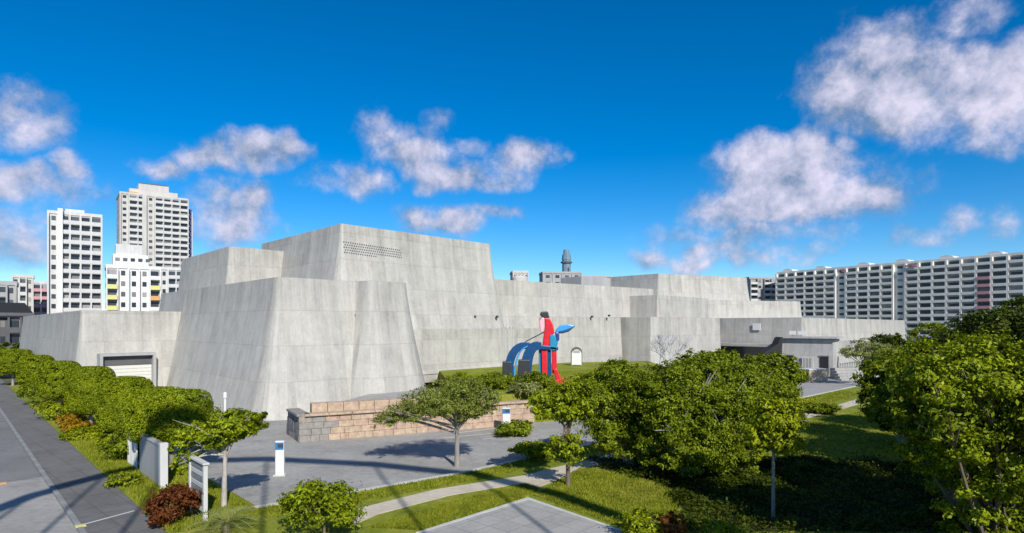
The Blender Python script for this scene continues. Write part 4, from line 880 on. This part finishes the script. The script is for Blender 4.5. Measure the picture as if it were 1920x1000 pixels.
# tall tower behind
o, W, hh = apartment('apartment_tower', 225, 352, 300, (.8, .6), 24, 3.02, 'tallest pale apartment tower with a stepped crown and many balconies', 8, depth=20, pattern='WBBWBBBD', zvis=20, wall='cream', parapet='offwhite', finw=.5, band=1.2, win_h=1.5)
for x0, w, z, h_ in ((W * .5, W * .72, hh + 1.9, 3.8), (W * .5, W * .45, hh + 5.2, 2.9)): MB().box((x0, 10, z), (w, 13, h_)).build('crown_step', M['cream'], o, ws=False)
MB().box((W * .5, 10, hh + 7.3), (W * .4, 9, .7)).build('crown_roof', M['darkren'], o, ws=False)
MB().box((W * .34, -.6, hh * .5), (1.8, 2.6, hh + 1)).build('pier', M['cream'], o, ws=False)
MB().box((W * .2, 3, hh + .9), (W * .12, 5, 1.5)).build('roof_house', M['orange'], o, ws=False)
sm = MB().box((0, 0, 0), (2.4, 3.0, 2.2)).mesh('side_balcony')
for k in range(8, 23):
    put(sm if k % 7 else sm.copy(), 'side_balcony', M['navy'], o, (W + 1.2, 5, k * 3.02 + 1.2))
MB().box((W + 2.6, 6, hh * .47), (.5, 5, hh * .92)).build('side_fin', M['cream'], o, ws=False)
# stepped white block in front
o, W, hh = apartment('apartment_block', 200, 300, 175, (.82, .57), 8, 3.05, 'stepped white apartment block with small windows and yellow balconies', 5, depth=12, pattern='BWWWY', zvis=8, wall='white', parapet='white', finw=.3)
MB().box((W * .45, 6, hh + 2.6), (W * .66, 8, 3.4)).build('upper_storey', M['white'], o, ws=False)
MB().box((W * .42, 6, hh + 5.8), (W * .5, 7, 3.0)).build('upper_storey', M['offwhite'], o, ws=False)
ub = MB().box((0, 0, 0), (1.1, .15, .9)).mesh('window')
for i in range(5): put(ub, 'window', M['glass'], o, (W * .2 + i * 1.9, 1.9, hh + 2.8)); 
yb = MB().box((0, 0, 0), (W / 5 - .2, .3, 1.25)).mesh('coloured_balcony')
yb2 = yb.copy(); yb3 = yb.copy()
for k in (4, 5, 6): put(yb2, 'coloured_balcony', M['yellow'], o, (W * .1, -1.5, k * 3.05 + .72))
put(yb2, 'coloured_balcony', M['yellow'], o, (W * .9, -1.5, 6 * 3.05 + .72)); put(yb3, 'coloured_balcony', M['orange'], o, (W * .9, -1.5, 5 * 3.05 + .72))
o, W, hh = apartment('apartment_block', 300, 345, 210, (.85, .5), 9, 3.0, 'pale slab of flats behind the stepped white block', 3, depth=10, zvis=12, wall='offwhite', pattern='WBB')
# small buildings at the far left
apartment('house_block', 24, 62, 210, (.8, .6), 8, 3.05, 'narrow pale block of flats behind the dark house', 3, depth=8, wall='cream', pattern='WBW', zvis=3)
apartment('house_block', 62, 92, 230, (.8, .6), 8, 2.95, 'pink apartment block beside the white tower', 2, depth=8, wall='offwhite', parapet='pinkren', pattern='BB', zvis=3)
apartment('house_block', -40, 30, 150, (.8, .6), 6, 3.0, 'grey block of flats standing at the street end', 4, depth=9, wall='greyren', parapet='greyren', pattern='BWBW', zvis=0)
o, W, hh = apartment('dark_house', -30, 62, 125, (.8, .6), 3, 3.2, 'low dark grey house beyond the left end of the museum', 4, depth=8, wall='darkren', parapet='darkren', pattern='WWBW')
q = MB(); n6 = [(-.6, -.8, hh), (W + .6, -.8, hh), (W + .6, 8.8, hh), (-.6, 8.8, hh), (1.5, 4, hh + 3.2), (W - 1.5, 4, hh + 3.2)]
q.add(n6, [(0, 1, 5, 4), (1, 2, 5), (2, 3, 4, 5), (3, 0, 4), (0, 3, 2, 1)]).build('hip_roof', M['roofdark'], o, ws=False)
# long slab of flats on the right
pat = 'BBDDBBWDDDBWBDDBBDDBBDDB'
o, W, hh = apartment('apartment_slab', 1458, 1990, 322, (.525, -.851), 12, 2.9, 'long slab of pale flats with vertical fins and dark balconies above the museum', 22, depth=12, wall='warm_white', parapet='warm_white', pattern=pat, zvis=3, proj=1.3, finw=.75, band=1.05, win_h=1.3, side_bays=0, backmat='warm_shade_grey')
da = MB(); da.tube([(-3.4, 0, 0), (3.4, 0, 0)], 1.0, 6)
arch = MB(); pr = [(3.0 * math.cos(math.pi * k / 12), 1.35 * math.sin(math.pi * k / 12)) for k in range(13)]
arch.add([(x, -.9, z) for x, z in pr] + [(x, 5, z) for x, z in pr], [tuple(range(13)), tuple(reversed(range(13, 26)))] + [(i, i + 1, 14 + i, 13 + i) for i in range(12)] + [(12, 0, 13, 25)])
am = arch.mesh('roof_arch')
for f_ in (.045, .2, .38, .525, .675, .82, .95): put(am, 'roof_arch', M['white'], o, (W * f_, 1.5, hh + 1.0))
for (f_, k) in ((.30, 11), (.31, 11), (.56, 11), (.575, 11)):
    put(MB().box((0, 0, 0), (3.2, .25, .95)).mesh('awning'), 'awning', M['pinkren'], o, (W * f_, -1.75, k * 3 + .65))
rb_ = MB().box((0, 0, 0), (W / 22 - .7, .25, 1.1)).mesh('coloured_balcony')
for k in range(5, 10): put(rb_, 'coloured_balcony', M['pinkren'], o, (W / 22 * 17.5, -1.52, k * 2.9 + .62))
apartment('apartment_slab', 1405, 1457, 330, (.9, .2), 11, 3.0, 'lower wing of flats between the museum roof and the long slab', 4, depth=10, wall='greyren', parapet='offwhite', pattern='DWBB', zvis=10, proj=1.4)
# far grey tower and roofs beyond the museum
tw = empty('observation_tower', (X(1062, 320), 320, 0), 'slim blue-grey tower with a crown of masts beyond the museum roof', 'tower')
z1 = Z(478, 320)
MB().tube([(0, 0, 0), (0, 0, z1 - 3), (0, 0, z1 - 2.6), (0, 0, z1)], [2.2, 2.2, 2.4, 2.2], 8).build('shaft', M['tower_blue_grey'], tw, ws=False)
MB().tube([(0, 0, z1 - 4.4), (0, 0, z1 - 3.6)], 3.0, 8).build('gallery', M['darkren'], tw, ws=False)
MB().tube([(0, 0, z1), (0, 0, z1 + 2.6)], [1.7, 1.5], 8).build('crown', M['tower_blue_grey'], tw, ws=False)
for i in range(4): MB().box((math.cos(i * 1.57 + .4) * 2.21, math.sin(i * 1.57 + .4) * 2.21, z1 - 8), (.5, .5, 2.2), i * 1.57).build('window', M['glass'], tw, ws=False)
for i, (px0, px1, Y, zt, mt, lb) in enumerate(((1018, 1090, 300, Z(513, 300), 'greyren', 'flat grey roofed block around the slim tower'), (1090, 1145, 280, Z(522, 280), 'stone_tan', 'low tan roofed block right of the slim tower'), (962, 990, 260, Z(512, 260), 'cream', 'small pale roof house beyond the museum roof'))):
    apartment('far_block', px0, px1, Y, (.98, .1), max(3, int(zt / 3.2)), zt / max(3, int(zt / 3.2)), lb, 4, depth=12, wall=mt, parapet=mt, pattern='W', zvis=18, side_bays=0, proj=.4)
# greenery beyond the museum
for i, (px, Y, z, r_, mt, lb) in enumerate(((20, 118, 2.4, 3.6, 'leaf_dark', 'dark tree in front of the low dark house'), (-15, 92, 2.4, 3.4, 'leaf_mid', 'mid green tree where the sidewalk meets the frame of houses'), (55, 150, 4, 4, 'leaf_dark', 'dark tree between the dark house and the museum wing'), (1745, 150, 5.5, 5, 'leaf_mid', 'tree at the far end of the long low museum wall'), (1800, 140, 6, 5, 'leaf_dark', 'dark tree below the long slab of flats'), (1850, 120, 6, 5, 'leaf_mid', 'mid green tree below the long slab of flats'))):
    tree('distant_tree', (X(px, Y), Y, 0), [(0, 0, z, r_, r_, r_ * .62), (r_ * .6, 0, z - .6, r_ * .7, r_ * .7, r_ * .5)], 5500, .5, M[mt], M['bark'], lb, r0=.25, seed=200 + i)

# ------------------------------------------------------------------ arched footbridge the photograph was taken from (behind the camera; its rib and hangers shade the ground)
BY = -3.0
br = empty('footbridge', (10, BY, 0), 'white steel arched footbridge crossing the street behind the viewpoint', 'bridge')
def back(px, py):
    g = G(px, py); k = (g.y - BY) / -SUN_H.y; return Vector((g.x + SUN_H.x * k, BY, k * math.tan(SUN_EL)))
rib = [back(*p) for p in ((1330, 1040), (1190, 985), (1040, 930), (880, 890), (700, 871), (500, 861), (330, 866), (200, 893), (60, 930))]
rib = [Vector((rib[0].x + 3, BY, 0)), Vector((rib[0].x + 1.5, BY, rib[0].z * .55))] + rib + [Vector((rib[-1].x - 4, BY, rib[-1].z * .6)), Vector((rib[-1].x - 6.5, BY, 0))]
MB().tube(rib, .42, 10).build('arch_rib', M['white'], br, smooth=True, angle=60)
xs = [p.x for p in rib]
MB().box(((max(xs) + min(xs)) / 2, BY, 6.2), (max(xs) - min(xs) + 4, 3, .5)).build('deck', M['conc2'], br)
for p in rib[5:-2]: MB().tube([(p.x, BY, 6.4), p], .09, 6).build('hanger', M['metal'], br)
for x_ in (max(xs) + 1.2, min(xs) - 1.2): MB().box((x_, BY, 3), (1.2, 2.4, 6)).build('pier', M['conc2'], br)
for s_ in (-1, 1): MB().tube([(max(xs) + 2, BY + 1.4 * s_, 7.4), (min(xs) - 2, BY + 1.4 * s_, 7.4)], .05, 6).build('handrail', M['metal'], br)
